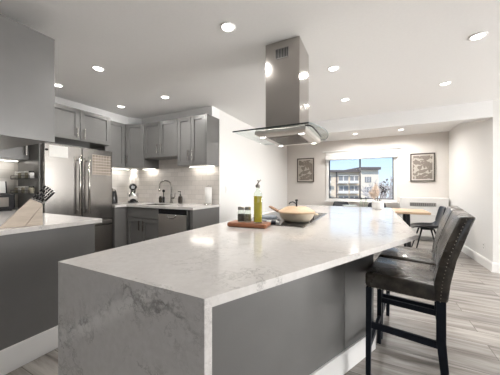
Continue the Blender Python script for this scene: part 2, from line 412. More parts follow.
# dining window
win = tag(bpy.data.objects.new('window_1', None), 'wide sliding dining window with white frame and dark sashes', None, None, 'structure'); COL.objects.link(win)
win.location = (-.235, WY, WZ0)
g = G()
g.box(WX0-.07, WX0, WY-.02, WY+.10, WZ0-.06, WZ1+.1, .004); g.box(WX1, WX1+.07, WY-.02, WY+.10, WZ0-.06, WZ1+.1, .004)
g.box(WX0, WX1, WY-.02, WY+.10, WZ1, WZ1+.1, .004)
g.box(WX0, WX1, WY-.02, WY+.10, WZ0-.06, WZ0, .004)
g.build('window_frame', 'trim', win)
G().box(WX0-.10, WX1+.10, WY-.055, WY-.02, WZ0-.085, WZ0-.06, .004).build('window_sill', 'trim', win)
for a0, a1 in ((WX0, -.225), (-.225, WX1)):
    g = G(); t = .018
    g.box(a0, a0+t, WY+.05, WY+.08, WZ0, WZ1); g.box(a1-t, a1, WY+.05, WY+.08, WZ0, WZ1)
    g.box(a0+t, a1-t, WY+.05, WY+.08, WZ0, WZ0+t); g.box(a0+t, a1-t, WY+.05, WY+.08, WZ1-t, WZ1)
    sa = g.build('sash', plain('dark_sash', (.10, .10, .105), .4), win)
    G().box(a0+t, a1-t, WY+.062, WY+.067, WZ0+t, WZ1-t).build('pane', 'glass', sa)
# roller blind cassette and head box above the window
rb = thing('roller_blind', 'white rolled-up blind in its cassette above the dining window', 'blind', (-.235, WY-.02, 1.90))
G().box(WX0-.075, WX1+.075, WY-.105, WY-.021, 1.893, 2.0, .012).build('cassette', 'white_plastic', rb)
G().tube([(WX0+.01, WY-.05, 1.898), (WX1-.01, WY-.05, 1.898)], .012, 10).build('bottom_bar', 'white_plastic', rb)
struct(G().box(WX0-.16, WX1+.16, WY-.06, WY-.021, 2.10, 2.13, .006), 'trim_head', 'trim')
# unseen living-room window frames; the rear one is added with its fill lamp
for nm, ax in (('window_rear_added', 'x'), ('window_3', 'y')):
    g = G(); a0, a1 = (1.2, 3.2) if ax == 'x' else (1.85, 4.35)
    def b(p, q, r, s_):
        if ax == 'x': g.box(p, q, -2.87, -2.80, r, s_)
        else: g.box(6.52, 6.59, p, q, r, s_)
    b(a0, a0+.06, .4, 2.2); b(a1-.06, a1, .4, 2.2); b((a0+a1)/2-.03, (a0+a1)/2+.03, .4, 2.2); b(a0+.06, a1-.06, .4, .46); b(a0+.06, a1-.06, 2.14, 2.2)
    struct(g, nm, 'trim')

# ------------------------------------------------------------------ cabinets
def door(parent, origin, u, n, w, h, handle=None, name='door', t=.02, rail=.058, hl=.15, glassy=False):
    """shaker door: lower-left corner at origin seen along n; handle = (x, z, 'v' or 'h') in door coordinates"""
    mx = frame_mx(origin, u, n)
    g = G(mx); gp = .003
    x0, x1, z0, z1 = gp, w-gp, gp, h-gp
    g.box(x0, x0+rail, 0, t, z0, z1, .0015, 1); g.box(x1-rail, x1, 0, t, z0, z1, .0015, 1)
    g.box(x0+rail, x1-rail, 0, t, z0, z0+rail, .0015, 1); g.box(x0+rail, x1-rail, 0, t, z1-rail, z1, .0015, 1)
    g.box(x0+rail-.002, x1-rail+.002, 0, t-.014, z0+rail-.002, z1-rail+.002)
    d = g.build(name, 'cabinet', parent)
    if handle:
        hx, hz, hd = handle; g = G(mx)
        a, b = ((hx, hz-hl/2), (hx, hz+hl/2)) if hd == 'v' else ((hx-hl/2, hz), (hx+hl/2, hz))
        g.bar((a[0], t+.028, a[1]), (b[0], t+.028, b[1]),   .015, .014, bev=.002)
        for q in (.12, .88):
            px, pz = a[0]+(b[0]-a[0])*q, a[1]+(b[1]-a[1])*q
            g.cyl((px, t-.001, pz), (px, t+.024, pz), .0045, n=8)
        tag(g.build('handle', 'nickel', d), 'satin metal bar handle')
    return d
def slab_front(parent, origin, u, n, w, h, name='drawer', t=.02, handle=None):
    mx = frame_mx(origin, u, n)
    d = G(mx).box(.002, w-.002, 0, t, .002, h-.002, .0015, 1).build(name, 'cabinet', parent)
    return d
PX, MX, PY, MY = (1, 0, 0), (-1, 0, 0), (0, 1, 0), (0, -1, 0)

# over-fridge cabinet (doors face +X; u runs along +Y)
c = thing('wall_cabinet', 'short grey two-door cabinet above the steel refrigerator', 'cabinet', (-3.81, 1.90, 1.82), group='grey wall cabinets')
G().box(FX+.002, -3.57, 1.47, 2.33, 1.82, 2.25).build('carcass', 'cabinet', c)
door(c, (-3.57, 1.47, 1.82), PY, PX, .43, .43, (.385, .10, 'v'), hl=.13)
door(c, (-3.57, 1.90, 1.82), PY, PX, .43, .43, (.045, .10, 'v'), hl=.13)
# slim upper right of the fridge
c = thing('wall_cabinet', 'narrow tall grey cabinet between the refrigerator and the angled corner cabinet', 'cabinet', (-3.88, 2.5, 1.515), group='grey wall cabinets')
G().box(FX+.009, -3.71, 2.332, 2.678, 1.515, 2.25).build('carcass', 'cabinet', c)
door(c, (-3.71, 2.332, 1.515), PY, PX, .346, .735, None)
# angled corner upper
c = thing('corner_wall_cabinet', 'angled corner cabinet with one tall grey door over the stand mixer', 'cabinet', (-3.75, 2.9, 1.515), group='grey wall cabinets')
du = Vector((.28, .14, 0)); L = du.length; dn = Vector((.14, -.28, 0)).normalized()
p1 = Vector((-3.69, 2.68, 0)) - dn*.02
p2 = p1+du
G().prism([(FX+.009, 2.68), (p1.x-.005, 2.68), (p1.x, p1.y), (p2.x, p2.y), (-3.411, p2.y), (-3.411, SY-.009), (FX+.009, SY-.009)], 1.515, 2.25).build('carcass', 'cabinet', c)
door(c, (p1.x, p1.y, 1.515), du, dn, L, .735, (.035, .14, 'v'), hl=.13)
# short upper above the sink
c = thing('wall_cabinet', 'short grey two-door cabinet above the sink and faucet', 'cabinet', (-3.04, 3.0, 1.67), group='grey wall cabinets')
G().box(-3.409, -2.672, 2.84, SY-.009, 1.67, 2.25).build('carcass', 'cabinet', c)
door(c, (-3.409, 2.84, 1.67), PX, MY, .368, .58, (.325, .14, 'v'))
door(c, (-3.041, 2.84, 1.67), PX, MY, .368, .58, (.043, .14, 'v'))
# tall upper at the right end
c = thing('wall_cabinet', 'tall grey two-door cabinet at the right end beside the white wall', 'cabinet', (-2.39, 3.0, 1.515), group='grey wall cabinets')
G().box(-2.67, -2.112, 2.84, SY-.009, 1.515, 2.25).build('carcass', 'cabinet', c)
door(c, (-2.67, 2.84, 1.515), PX, MY, .27, .735, (.232, .15, 'v'))
door(c, (-2.40, 2.84, 1.515), PX, MY, .27, .735, (.038, .15, 'v'))
G().box(-2.128, -2.110, 2.82, 2.84, 1.515, 2.25).build('filler', 'cabinet', c)
# uppers on the near return, end panel towards the camera side
c = thing('wall_cabinet', 'large plain grey end panel of the wall cabinets at the upper left', 'cabinet', (-3.0, .78, 1.515), group='grey wall cabinets')
G().box(FX+.009, -2.078, .622, .91, 1.515, 2.262).build('carcass', 'cabinet', c)
G().box(-2.078, -2.06, .622, .932, 1.508, 2.262, .0015, 1).build('end_panel', 'cabinet', c)
for k in range(3):
    door(c, (-2.09-k*.54, .91, 1.515), MX, PY, .54, .745, (.06 if k % 2 else .48, .15, 'v'))
c = thing('wall_cabinet', 'grey cabinet over the spice shelves left of the refrigerator', 'cabinet', (-3.9, 1.18, 1.515), group='grey wall cabinets')
G().box(FX+.009, -3.76, .94, 1.428, 1.515, 2.262).build('carcass', 'cabinet', c)
door(c, (-3.76, .945, 1.515), PY, PX, .483, .745, (.44, .12, 'v'), hl=.13)

# base run under the sink
c = thing('base_cabinet', 'grey sink base cabinet with two doors left of the dishwasher', 'cabinet', (-3.08, 2.83, 0), group='grey base cabinets')
G().box(-3.428, -2.742, 2.54, SY-.009, .10, .70).build('carcass', 'cabinet', c)
G().box(-3.428, -2.742, 2.54, 2.56, .70, .88).build('apron', 'cabinet', c)
G().box(-3.428, -2.742, 2.60, SY-.009, 0, .10).build('toe_kick', 'toe', c)
slab_front(c, (-3.428, 2.54, .715), PX, MY, .686, .165, 'false_drawer_front')
door(c, (-3.428, 2.54, .10), PX, MY, .343, .61, (.30, .50, 'v'))
door(c, (-3.085, 2.54, .10), PX, MY, .343, .61, (.043, .50, 'v'))
c = thing('base_cabinet', 'narrow grey corner base cabinet beside the refrigerator', 'cabinet', (-3.75, 2.75, 0), group='grey base cabinets')
G().box(FX+.009, -3.45, 2.315, SY-.009, .10, .88).build('carcass', 'cabinet', c)
G().box(FX+.009, -3.50, 2.315, SY-.009, 0, .10).build('toe_kick', 'toe', c)
slab_front(c, (-3.45, 2.315, .10), PY, PX, .20, .78, 'door')
ep = tag(G().box(-2.165, -2.112, 2.52, SY-.002, 0, .88, .0015, 1).build('end_panel', 'cabinet'), 'grey end panel right of the dishwasher under the sink counter', 'panel')
# dishwasher
dw = thing('dishwasher', 'stainless dishwasher with a pocket handle under the sink counter', 'dishwasher', (-2.453, 2.83, 0))
G().box(-2.735, -2.172, 2.545, SY-.009, .05, .875).build('tub_housing', 'black_plastic', dw)
G().box(-2.733, -2.215, 2.505, 2.545, .12, .80, .004).build('door', 'steel_soft', dw)
G().box(-2.733, -2.215, 2.512, 2.545, .802, .875, .003).build('control_panel', 'black_plastic', dw)
G().box(-2.208, -2.180, 2.505, 2.545, .10, .875, .002).build('side_trim', 'chrome', dw)
g = G(); pts = [(-2.475+.085*math.cos(a), 2.500-.012*math.sin(a)*0, .792+.045*math.sin(a)) for a in [PI+PI*k/10 for k in range(11)]]
g.tube(pts, .008, 8); g.build('pocket_handle', 'chrome', dw)
# sink counter (L shape around the bowl)
ct = thing('countertop', 'white quartz counter along the sink wall', 'countertop', (-3.0, 2.82, .88))
g = G(); z0, z1 = .881, .915
hx0, hx1, hy0, hy1 = -3.36, -2.80, 2.62, 3.00
g.box(FX+.009, -3.41, 2.312, 2.495, z0, z1); g.box(FX+.009, hx0, 2.495, SY-.009, z0, z1)
g.box(hx1, -2.09, 2.495, SY-.009, z0, z1); g.box(hx0, hx1, 2.495, hy0, z0, z1); g.box(hx0, hx1, hy1, SY-.009, z0, z1)
g.build('slab', 'quartz', ct)
g = G()
g.box(hx0, hx1, hy0, hy0+.008, .72, .90); g.box(hx0, hx1, hy1-.008, hy1, .72, .90); g.box(hx0, hx0+.008, hy0, hy1, .72, .90); g.box(hx1-.008, hx1, hy0, hy1, .72, .90); g.box(hx0, hx1, hy0, hy1, .715, .722)
tag(g.build('sink_bowl', 'steel_dark', ct), 'undermount steel sink bowl')

# near return: base cabinets with plain end panel, counter
c = thing('base_cabinet', 'dark grey base cabinet run with plain end panel at the left', 'cabinet', (-3.0, .93, 0), group='grey base cabinets')
G().box(FX+.009, -2.09, .622, 1.20, .10, .88).build('carcass', 'cabinet', c)
G().box(FX+.009, -2.09, .622, 1.14, 0, .10).build('toe_kick', 'toe', c)
G().box(-2.09, -2.07, .622, 1.222, 0, .88, .0015, 1).build('end_panel', 'cabinet', c)
bb = G().box(-2.07, -2.054, .622, 1.222, 0, .16, .003).build('baseboard', 'trim', c); tag(bb, 'white baseboard along the grey end panel')
for k in range(3):
    door(c, (-2.095-k*.45, 1.20, .10), MX, PY, .45, .775, (.06 if k % 2 else .39, .66, 'v'))
c = thing('base_cabinet', 'small grey base cabinet under the spice shelves beside the refrigerator', 'cabinet', (-3.75, 1.33, 0), group='grey base cabinets')
G().box(FX+.009, -3.46, 1.245, 1.40, 0, .88).build('carcass', 'cabinet', c)
slab_front(c, (-3.46, 1.245, .1), PY, PX, .155, .78, 'door')
tag(G().prism([(FX+.009, .622), (-2.045, .622), (-2.045, 1.27), (-3.41, 1.27), (-3.41, 1.402), (FX+.009, 1.402)], .881, .915, .003).build('countertop', 'quartz'),
    'white quartz counter under the knife block at the left', 'countertop')

# under-cabinet strip lights
def strip(label, x0, x1, y0, y1, z, energy, group='under-cabinet strip lights'):
    t = thing('strip_light', label, 'light', ((x0+x1)/2, (y0+y1)/2, z), group=group)
    G().box(x0, x1, y0, y1, z-.004, z-.0005).build('housing', 'white_plastic', t)
    G().box(x0+.003, x1-.003, y0+.003, y1-.003, z-.010, z-.004).build('diffuser', 'strip', t)
    o = light('strip_lamp', 'AREA', (0, 0, -.013), (0, 0, 0), energy, (1, .93, .84), shape='RECTANGLE', size=x1-x0, size_y=y1-y0); o.parent = t
strip('glowing strip light under the tall right wall cabinet', -2.62, -2.16, 3.04, 3.09, 1.515, .6)
strip('glowing strip light right of the corner under the angled cabinet', -3.72, -3.44, 3.05, 3.10, 1.515, .4)
strip('glowing strip light under the narrow cabinet beside the refrigerator', -3.99, -3.96, 2.36, 2.95, 1.515, .7)
strip('glowing strip light on the dim tiled wall left of the refrigerator', -3.99, -3.96, .98, 1.40, 1.515, .3)
pk = thing('puck_light', 'small round puck light in the corner above the stand mixer', 'light', (-4.025, 3.105, 1.515))
G().lathe([(.03, 0), (.03, -.012), (.022, -.014), (0, -.014)], (-4.025, 3.105, 1.5145)).build('housing', 'lamp', pk)
o = light('puck_lamp', 'SPOT', (0, 0, -.02), (0, 0, 0), 4, (1, .95, .88), spot_size=math.radians(62), spot_blend=.12, shadow_soft_size=.01); o.parent = pk

# ------------------------------------------------------------------ refrigerator and its surround
fp = tag(G().box(FX+.009, -3.52, 1.430, 1.446, 0, 2.25, .001, 1).build('refrigerator_side_panel', 'cabinet'), 'tall thin grey panel left of the refrigerator', 'panel')
fr = thing('refrigerator', 'large stainless french-door refrigerator with two long bar handles', 'refrigerator', (-3.75, 1.87, 0))
G().box(-4.05, -3.52, 1.452, 2.292, .02, 1.70, .004).build('body', 'steel_dark', fr)
G().box(-3.515, -3.45, 1.452, 1.869, .725, 1.715, .006).build('door', 'steel_v', fr)
G().box(-3.515, -3.45, 1.875, 2.292, .725, 1.715, .006).build('door', 'steel_v', fr)
fd = G().box(-3.515, -3.45, 1.452, 2.292, .08, .705, .006).build('freezer_drawer', 'steel_dark', fr)
g = G().tube([(-3.40, 1.50, .655), (-3.40, 2.25, .655)], .013, 10)
for y in (1.55, 2.2): g.cyl((-3.452, y, .655), (-3.41, y, .655), .008, n=8)
g.build('handle', 'nickel', fd)
for i, y in enumerate((1.815, 1.93)):
    g = G().tube([(-3.39, y, .83), (-3.39, y, 1.59)], .014, 12)
    for z in (.88, 1.54): g.cyl((-3.452, y, z), (-3.40, y, z), .009, n=8)
    g.build('handle', 'nickel', [o for o in fr.children if o.name.startswith('door')][i])
tag(G().box(-3.448, -3.4465, 1.50, 1.70, 1.555, 1.695).build('note_sheet', None or 'paper'), 'white sheet of paper stuck to the left refrigerator door', 'paper')
tag(G().lathe([(.014, 0), (.014, .01), (0, .012)], n=14).build('fridge_magnet', 'black_plastic'), 'small black magnet at the upper left corner of the refrigerator', 'magnet')
mg = bpy.data.objects['fridge_magnet']; mg.rotation_euler = (0, PI/2, 0); mg.location = (-3.4495, 1.475, 1.635)
# reflected grid, painted on a thin sheet on the right door
m, nt, bs = new_mat('grid_reflection_sheet')
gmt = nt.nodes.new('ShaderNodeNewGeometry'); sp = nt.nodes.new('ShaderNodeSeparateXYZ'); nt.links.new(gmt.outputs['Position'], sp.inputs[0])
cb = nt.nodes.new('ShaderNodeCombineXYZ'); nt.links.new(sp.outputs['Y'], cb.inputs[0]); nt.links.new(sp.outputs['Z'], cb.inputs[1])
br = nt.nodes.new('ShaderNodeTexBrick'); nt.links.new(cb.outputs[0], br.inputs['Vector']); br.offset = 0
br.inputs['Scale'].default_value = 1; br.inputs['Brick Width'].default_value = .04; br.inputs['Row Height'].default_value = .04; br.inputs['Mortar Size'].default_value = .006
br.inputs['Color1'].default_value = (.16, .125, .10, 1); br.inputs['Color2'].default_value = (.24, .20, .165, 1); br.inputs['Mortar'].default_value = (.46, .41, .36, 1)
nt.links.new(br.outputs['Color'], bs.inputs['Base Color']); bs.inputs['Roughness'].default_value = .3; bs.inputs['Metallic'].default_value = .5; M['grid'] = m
tag(G().box(-3.448, -3.4465, 2.00, 2.27, 1.36, 1.64).build('grid_reflection', 'grid'), 'bronze-toned painted grid reflection on the right refrigerator door', 'reflection')

# spice shelves on the fridge panel
for zi, z in enumerate((1.29, 1.11)):
    t = thing('spice_shelf', ('upper' if zi == 0 else 'lower') + ' small dark spice shelf on the panel left of the refrigerator', 'shelf', (-3.78, 1.39, z), group='spice shelves')
    G().box(-4.02, -3.54, 1.345, 1.428, z-.008, z, .001, 1).build('tray', 'black_metal', t)
    g = G().tube([(-4.02, 1.348, z), (-4.02, 1.348, z+.035), (-3.54, 1.348, z+.035), (-3.54, 1.348, z)], .003, 6)
    g.build('rail', 'black_metal', t)
    cols = ['first', 'second', 'third', 'fourth', 'fifth']
    for k in range(5):
        x = -3.95+k*.088
        j = thing('spice_jar', f'{cols[k]} white-lidded spice jar from the left on the {"upper" if zi == 0 else "lower"} spice shelf', 'jar', (x, 1.388, z), group='spice jars')
        G().lathe([(.027, .001), (.027, .06), (.022, .068)], (x, 1.388, z), 14).build('body', 'salt' if (k+zi) % 2 else 'paper', j)
        G().lathe([(.025, .068), (.025, .085), (0, .085)], (x, 1.388, z), 14).build('lid', 'white_plastic' if k < 4 else 'black_plastic', j)

# ------------------------------------------------------------------ things on the sink counter
M['dark_nickel'] = brushed('dark_satin_nickel', (.34, .32, .30), .25, (30, 30, 30))
fa = thing('faucet', 'tall gooseneck chrome faucet over the sink', 'faucet', (-3.03, 3.06, .915))
g = G().lathe([(.026, 0), (.026, .012), (.017, .03), (.017, .13), (.012, .15)], (-3.03, 3.06, .915), 18)
g.build('base', 'dark_nickel', fa)
pts = [(-3.03, 3.06, 1.05)] + [(-3.03-.085+.085*math.cos(a), 3.06-.05+.05*math.cos(a), 1.205+.09*math.sin(a)) for a in [PI*k/14 for k in range(15)]] + [(-3.20, 2.96, 1.16)]
G().tube(pts, .0115, 12).build('spout', 'dark_nickel', fa)
G().lathe([(.012, .05), (.018, .045), (.02, 0), (0, 0)], (-3.2, 2.96, 1.115), 14).build('spray_head', 'dark_nickel', fa)
g = G().cyl((-3.015, 3.06, 1.0), (-2.97, 3.06, 1.0), .014, n=12); g.tube([(-2.97, 3.06, 1.0), (-2.945, 3.055, 1.03), (-2.935, 3.05, 1.09)], [.008, .007, .005], 8); g.build('lever', 'dark_nickel', fa)
sd = thing('soap_dispenser', 'dark soap pump bottle right of the faucet', 'soap dispenser', (-2.83, 3.06, .915))
G().lathe([(.034, 0), (.037, .01), (.037, .09), (.03, .115), (.012, .125), (.012, .135)], (-2.83, 3.06, .915), 18).build('bottle', 'soap', sd)
G().lathe([(.014, .133), (.014, .15), (.005, .152), (.005, .19)], (-2.83, 3.06, .915), 12).bar((-2.87, 3.05, 1.112), (-2.82, 3.06, 1.112), .014, .012).build('pump', 'black_plastic', sd)
tag(G().lathe([(.026, 0), (.028, .01), (.028, .085), (.018, .1), (.018, .115), (0, .115)], (-3.285, 3.06, .915), 16).build('dark_bottle', 'soap'), 'short dark bottle left of the dish brush behind the sink', 'bottle')
db = thing('dish_brush', 'black dish brush standing upright in a slim holder behind the sink', 'brush', (-3.21, 3.06, .915))
G().lathe([(.02, 0), (.021, .1), (.018, .1), (.017, .02), (0, .02)], (-3.21, 3.06, .915), 14).build('holder', 'black_plastic', db)
G().tube([(-3.21, 3.06, .937), (-3.21, 3.06, 1.10)], .008, 8).build('brush_handle', 'black_plastic', db)
G().ball((-3.21, 3.06, 1.12), (.026, .026, .026)).build('brush_head', 'black_plastic', db)
pt = thing('paper_towel_roll', 'white paper towel roll standing at the right end of the sink counter', 'paper towel', (-2.25, 3.05, .915))
G().lathe([(.065, 0), (.065, .012), (.055, .014), (0, .014)], (-2.25, 3.05, .915), 24).build('base', 'nickel', pt)
G().lathe([(.013, .015), (.055, .015), (.055, .27), (.013, .27)], (-2.25, 3.05, .915), 28).build('roll', 'paper', pt)
G().lathe([(.006, .014), (.006, .285), (.011, .29), (0, .3)], (-2.25, 3.05, .915), 10).build('rod', 'nickel', pt)
# stand mixer
mx_ = thing('stand_mixer', 'black and chrome stand mixer with a bowl in the kitchen corner', 'mixer', (-3.76, 2.88, .915), math.radians(-38))
G().prism([(.11*math.cos(2*PI*k/24)*1.35, .085*math.sin(2*PI*k/24)) for k in range(24)], 0, .03, .006).build('base', 'black_plastic', mx_, local=True)
G().tube([(-.105, 0, .025), (-.105, 0, .19), (-.09, 0, .25)], [.045, .04, .045], 14).build('column', 'black_plastic', mx_, local=True)
G().tube([(-.14, 0, .27), (-.11, 0, .275), (0, 0, .275), (.10, 0, .27), (.125, 0, .268)], [.035, .058, .064, .055, .035], 18).build('head', 'black_plastic', mx_, local=True)
G().lathe([(.018, 0), (.018, .03), (0, .03)], (.055, 0, .185), 14).cyl((.055, 0, .215), (.055, 0, .225), .03, n=14).tube([(.055, 0, .19), (.055, 0, .1)], .009, 8).build('beater_shaft', 'chrome', mx_, local=True)
G().lathe([(.045, .031), (.05, .04), (.075, .07), (.09, .12), (.094, .17), (.09, .17), (.07, .075), (.045, .045), (0, .045)], (.04, 0, 0), 24).build('bowl', 'chrome', mx_, local=True)
G().tube([(.126, 0, .268), (.132, 0, .268)], [.03, .028], 16).build('hub_cap', 'chrome', mx_, local=True)
G().tube([(-.02, .063, .275), (-.02, .078, .275)], [.012, .016], 12).build('speed_knob', 'chrome', mx_, local=True)
# kettle
kt = thing('kettle', 'dark kettle with a grey lid on the counter right of the refrigerator', 'kettle', (-3.80, 2.53, .915))
G().lathe([(.07, 0), (.075, .01), (.07, .1), (.055, .2), (.05, .21)], (-3.80, 2.53, .915), 22).build('body', 'black_plastic', kt)
G().lathe([(.052, .21), (.045, .23), (.012, .236), (.012, .25), (0, .252)], (-3.80, 2.53, .915), 18).build('lid', 'steel', kt)
G().tube([(-3.76, 2.49, 1.11), (-3.71, 2.44, 1.10), (-3.70, 2.43, 1.02), (-3.75, 2.48, .955)], .010, 8).build('handle', 'black_plastic', kt)
G().tube([(-3.84, 2.57, 1.04), (-3.87, 2.60, 1.09)], [.022, .012], 10).build('spout', 'steel', kt)
# toaster, board, knife block
to = thing('toaster', 'black toaster with a steel side on the left counter behind the knife block', 'toaster', (-3.74, 1.10, .915), math.radians(12))
G().box(-.10, .10, -.16, .16, .012, .20, .022, 3).build('body', 'black_plastic', to, local=True)
G().box(.10, .104, -.11, .09, .05, .155, .002, 1).build('side_plate', 'steel_dark', to, local=True)
g = G(); [g.box(x-.014, x+.014, -.12, .12, .196, .2015) for x in (-.035, .035)]; g.build('slot', 'black_gap', to, local=True)
G().box(.012, .034, .16, .185, .10, .125, .003).build('lever', 'nickel', to, local=True)
for sx_ in (-.07, .07):
    G().box(sx_-.015, sx_+.015, -.13, .13, 0, .013).build('foot', 'black_plastic', to, local=True)
bo = thing('cutting_board', 'white cutting board leaning on the tile behind the black toaster', 'cutting board', (-4.0, 1.20, .918))
g = G(Matrix.Translation((-3.985, 1.20, .919)) @ Matrix.Rotation(math.radians(-9), 4, 'Y') @ Matrix.Rotation(math.radians(0), 4, 'X'))
g.box(-.006, .006, -.10, .10, 0, .34, .004); g.build('board', 'white_plastic', bo)
g = G(Matrix.Translation((-3.985, 1.20, .919)) @ Matrix.Rotation(math.radians(-9), 4, 'Y'))
g.box(-.007, .0065, .1, .112, 0, .34, .002); g.build('dark_edge', 'black_plastic', bo)

kb = thing('knife_block', 'pale wooden slanted knife block at the front of the left counter', 'knife block', (-2.148, .662, .915), math.atan2(-.35, .937))
# local y runs along the block, local x across
prof = [(0, 0), (.15, .185), (.215, .148), (.122, 0)]
G().slab(prof, -.105, 0, .003).build('body', 'ash', kb, local=True)
G().slab([(.124, 0), (.211, .139), (.215, .139), (.215, 0)], -.10, -.004, .002).build('foot', 'ash', kb, local=True)
ax = Vector((0, .63, .777))
ks = [(-.030, .008, .108, 'first from the top in the near column'), (-.030, .0245, .108, 'second from the top in the near column'),
      (-.030, .041, .104, 'third from the top in the near column'), (-.030, .0575, .10, 'lowest of the near column'),
      (-.078, .008, .108, 'upper one of the far column'), (-.078, .028, .104, 'lower one of the far column')]
for i, (xx, dd, ln, where) in enumerate(ks):
    p = Vector((xx, 0.15, .185)) + Vector((0, .869, -.495))*dd
    q0, q1, q2 = p + ax*.001, p+ax*.014, p+ax*(.014+ln)
    kn = thing('kitchen_knife', f'black-handled knife in the wooden block, {where}', 'knife', kb.location, kb.rotation_euler.z, 'knives in the wooden block')
    G().bar(q0, q1, .012, .010, bev=.001).build('bolster', 'chrome', kn, local=True)
    h = G().bar(q1, q2, .014, .0095, .016, .011, bev=.003).build('knife_handle', 'black_plastic', kn, local=True)
    G().bar(q2, q2+ax*.004, .014, .010, bev=.001).build('end_cap', 'chrome', h, local=True)
    g = G()
    for f in (.25, .5, .75):
        r = q1+(q2-q1)*f; g.cyl(r-Vector((.0078, 0, 0)), r+Vector((.0078, 0, 0)), .003, n=8)
    g.build('rivets', 'chrome', h, local=True)
sh = thing('kitchen_scissors', 'black-handled scissors at the low end of the wooden knife block', 'scissors', kb.location, kb.rotation_euler.z)
p = Vector((-.045, 0.15, .185)) + Vector((0, .869, -.495))*.074
g = G().bar(p+ax*.001, p+ax*.03, .012, .012); g.build('blade', 'chrome', sh, local=True)
for s_ in (-1, 1):
    cc = p+ax*.065+Vector((1, 0, 0))*.018*s_
    g = G().tube([cc + ax*.038*math.cos(a)+Vector((1, 0, 0))*.016*math.sin(a) for a in [2*PI*k/14 for k in range(15)]], .0065, 8, cap=False); g.build('grip', 'black_plastic', sh, local=True)

# ------------------------------------------------------------------ the island
A, B, C_, D, E = (-1.0, .462), (-.352, .462), (.24, 1.63), (.24, 3.62), (-1.0, 3.62)
T = .0255
isl = thing('kitchen_island', 'large white quartz island with waterfall end and grey panels', 'island', (-.4, 2.0, 0))
ed = Vector((.592, 1.168)).normalized()
b2 = (B[0]+ed.x*T/ed.y*.70, B[1]+T*.70)
G().prism([(A[0], A[1]+T*.7), (b2[0], b2[1]), C_, D, E], .915-T, .915, 0).build('countertop', 'quartz', isl)
ed = Vector((.592, 1.168)).normalized()
b2 = (B[0]+ed.x*T/ed.y*.70, B[1]+T*.70)
tag(G().prism([(A[0], A[1]), B, b2, (A[0], A[1]+T*.7)], 0, .915, 0).build('waterfall_panel', 'quartz_end', isl), 'veined quartz waterfall end panel')
nx = Vector((-ed.y, ed.x))            # towards the inside
def inner(y, off): 
    # point on the offset line at height y
    base = Vector(B)+nx*off; k = (y-base.y)/ed.y
    return (base.x+ed.x*k, y)
OV = .35
b0 = inner(.486, OV+.02); b1 = inner(1.98, OV+.02)
G().prism([(-.97, .486), b0, b1, (b1[0], 3.58), (-.97, 3.58)], .0, .889).build('cabinet_body', 'cabinet', isl)
def edge_panel(ya, yb, z0, z1, t0, t1, name, mat, bev=.0015):
    p, q = inner(ya, t0), inner(yb, t0); r, s_ = inner(yb, t1), inner(ya, t1)
    return G().prism([p, q, r, s_], z0, z1, bev, 1).build(name, mat, isl)
edge_panel(.49, 1.638, .14, .889, OV, OV+.018, 'side_panel', 'cabinet')
edge_panel(1.642, 1.98, .14, .889, OV, OV+.018, 'side_panel', 'cabinet')
tag(edge_panel(.49, 1.98, 0, .14, OV-.012, OV+.018, 'baseboard', 'trim', .003), 'white baseboard')

# cooktop
ck = thing('cooktop', 'black glass cooktop with a steel rim set in the island', 'cooktop', (-.65, 2.03, .915))
G().box(-.915, -.385, 1.555, 2.515, .9155, .9205, .002, 1).build('rim', 'steel', ck)
G().box(-.902, -.402, 1.567, 2.503, .9195, .9225, .001, 1).build('glass', 'black_glass', ck)
for x, y, r in ((-.52, 1.80, .10), (-.79, 1.76, .08), (-.52, 2.26, .08), (-.79, 2.28, .11)):
    g = G(); n = 36
    for rr in (r, r*.6):
        vs = [(x+(rr+d)*math.cos(2*PI*k/n), y+(rr+d)*math.sin(2*PI*k/n), .9228) for d in (0, .003) for k in range(n)]
        g.faces(vs, [(k, (k+1) % n, n+(k+1) % n, n+k) for k in range(n)])
    g.build('burner_ring', 'grille', ck)
# frying pan with lid
px, py = -.505, 1.81
pn = thing('frying_pan', 'cream frying pan with a wooden handle on the cooktop', 'pan', (px, py, .9235))
G().lathe([(.085, .0), (.10, .004), (.122, .03), (.136, .062), (.139, .064), (.132, .062), (.118, .032), (.098, .008), (0, .006)], (px, py, .9235), 40).build('pan_body', 'cream', pn)
hd = Vector((-.80, .22, 0)).normalized()
p0 = Vector((px, py, .9235+.052))+hd*.134
G().tube([p0, p0+hd*.05+Vector((0, 0, .016)), p0+hd*.10+Vector((0, 0, .036)), p0+hd*.125+Vector((0, 0, .044))], [.011, .015, .016, .011], 10, flat=.75).build('handle', 'handle_wood', pn)
h2 = Vector((.894, .447, 0)).normalized(); s2 = Vector((-.447, .894, 0)); p0 = Vector((px, py, .9235+.052))
G().tube([p0+h2*.128+s2*.035, p0+h2*.155+s2*.028, p0+h2*.16, p0+h2*.155-s2*.028, p0+h2*.128-s2*.035], .006, 8).build('helper_handle', 'cream', pn)
ld = thing('pan_lid', 'flat bamboo-coloured lid resting on the cream frying pan', 'lid', (px, py, .9885))
G().lathe([(0, 0), (.138, 0), (.140, .006), (.132, .014), (.085, .04), (.075, .044), (0, .046)], (px, py, .9885), 40).build('cover', 'bamboo', ld)
g = G().tube([(px, py, 1.033), (px, py, 1.075)], .007, 8); g.ball((px, py, 1.082), (.012, .012, .009))
g.tube([(px-.0, py, 1.055), (px-.025, py-.012, 1.07), (px-.045, py-.02, 1.065), (px-.052, py-.024, 1.052)], .0045, 8)
g.build('knob', 'black_metal', ld)
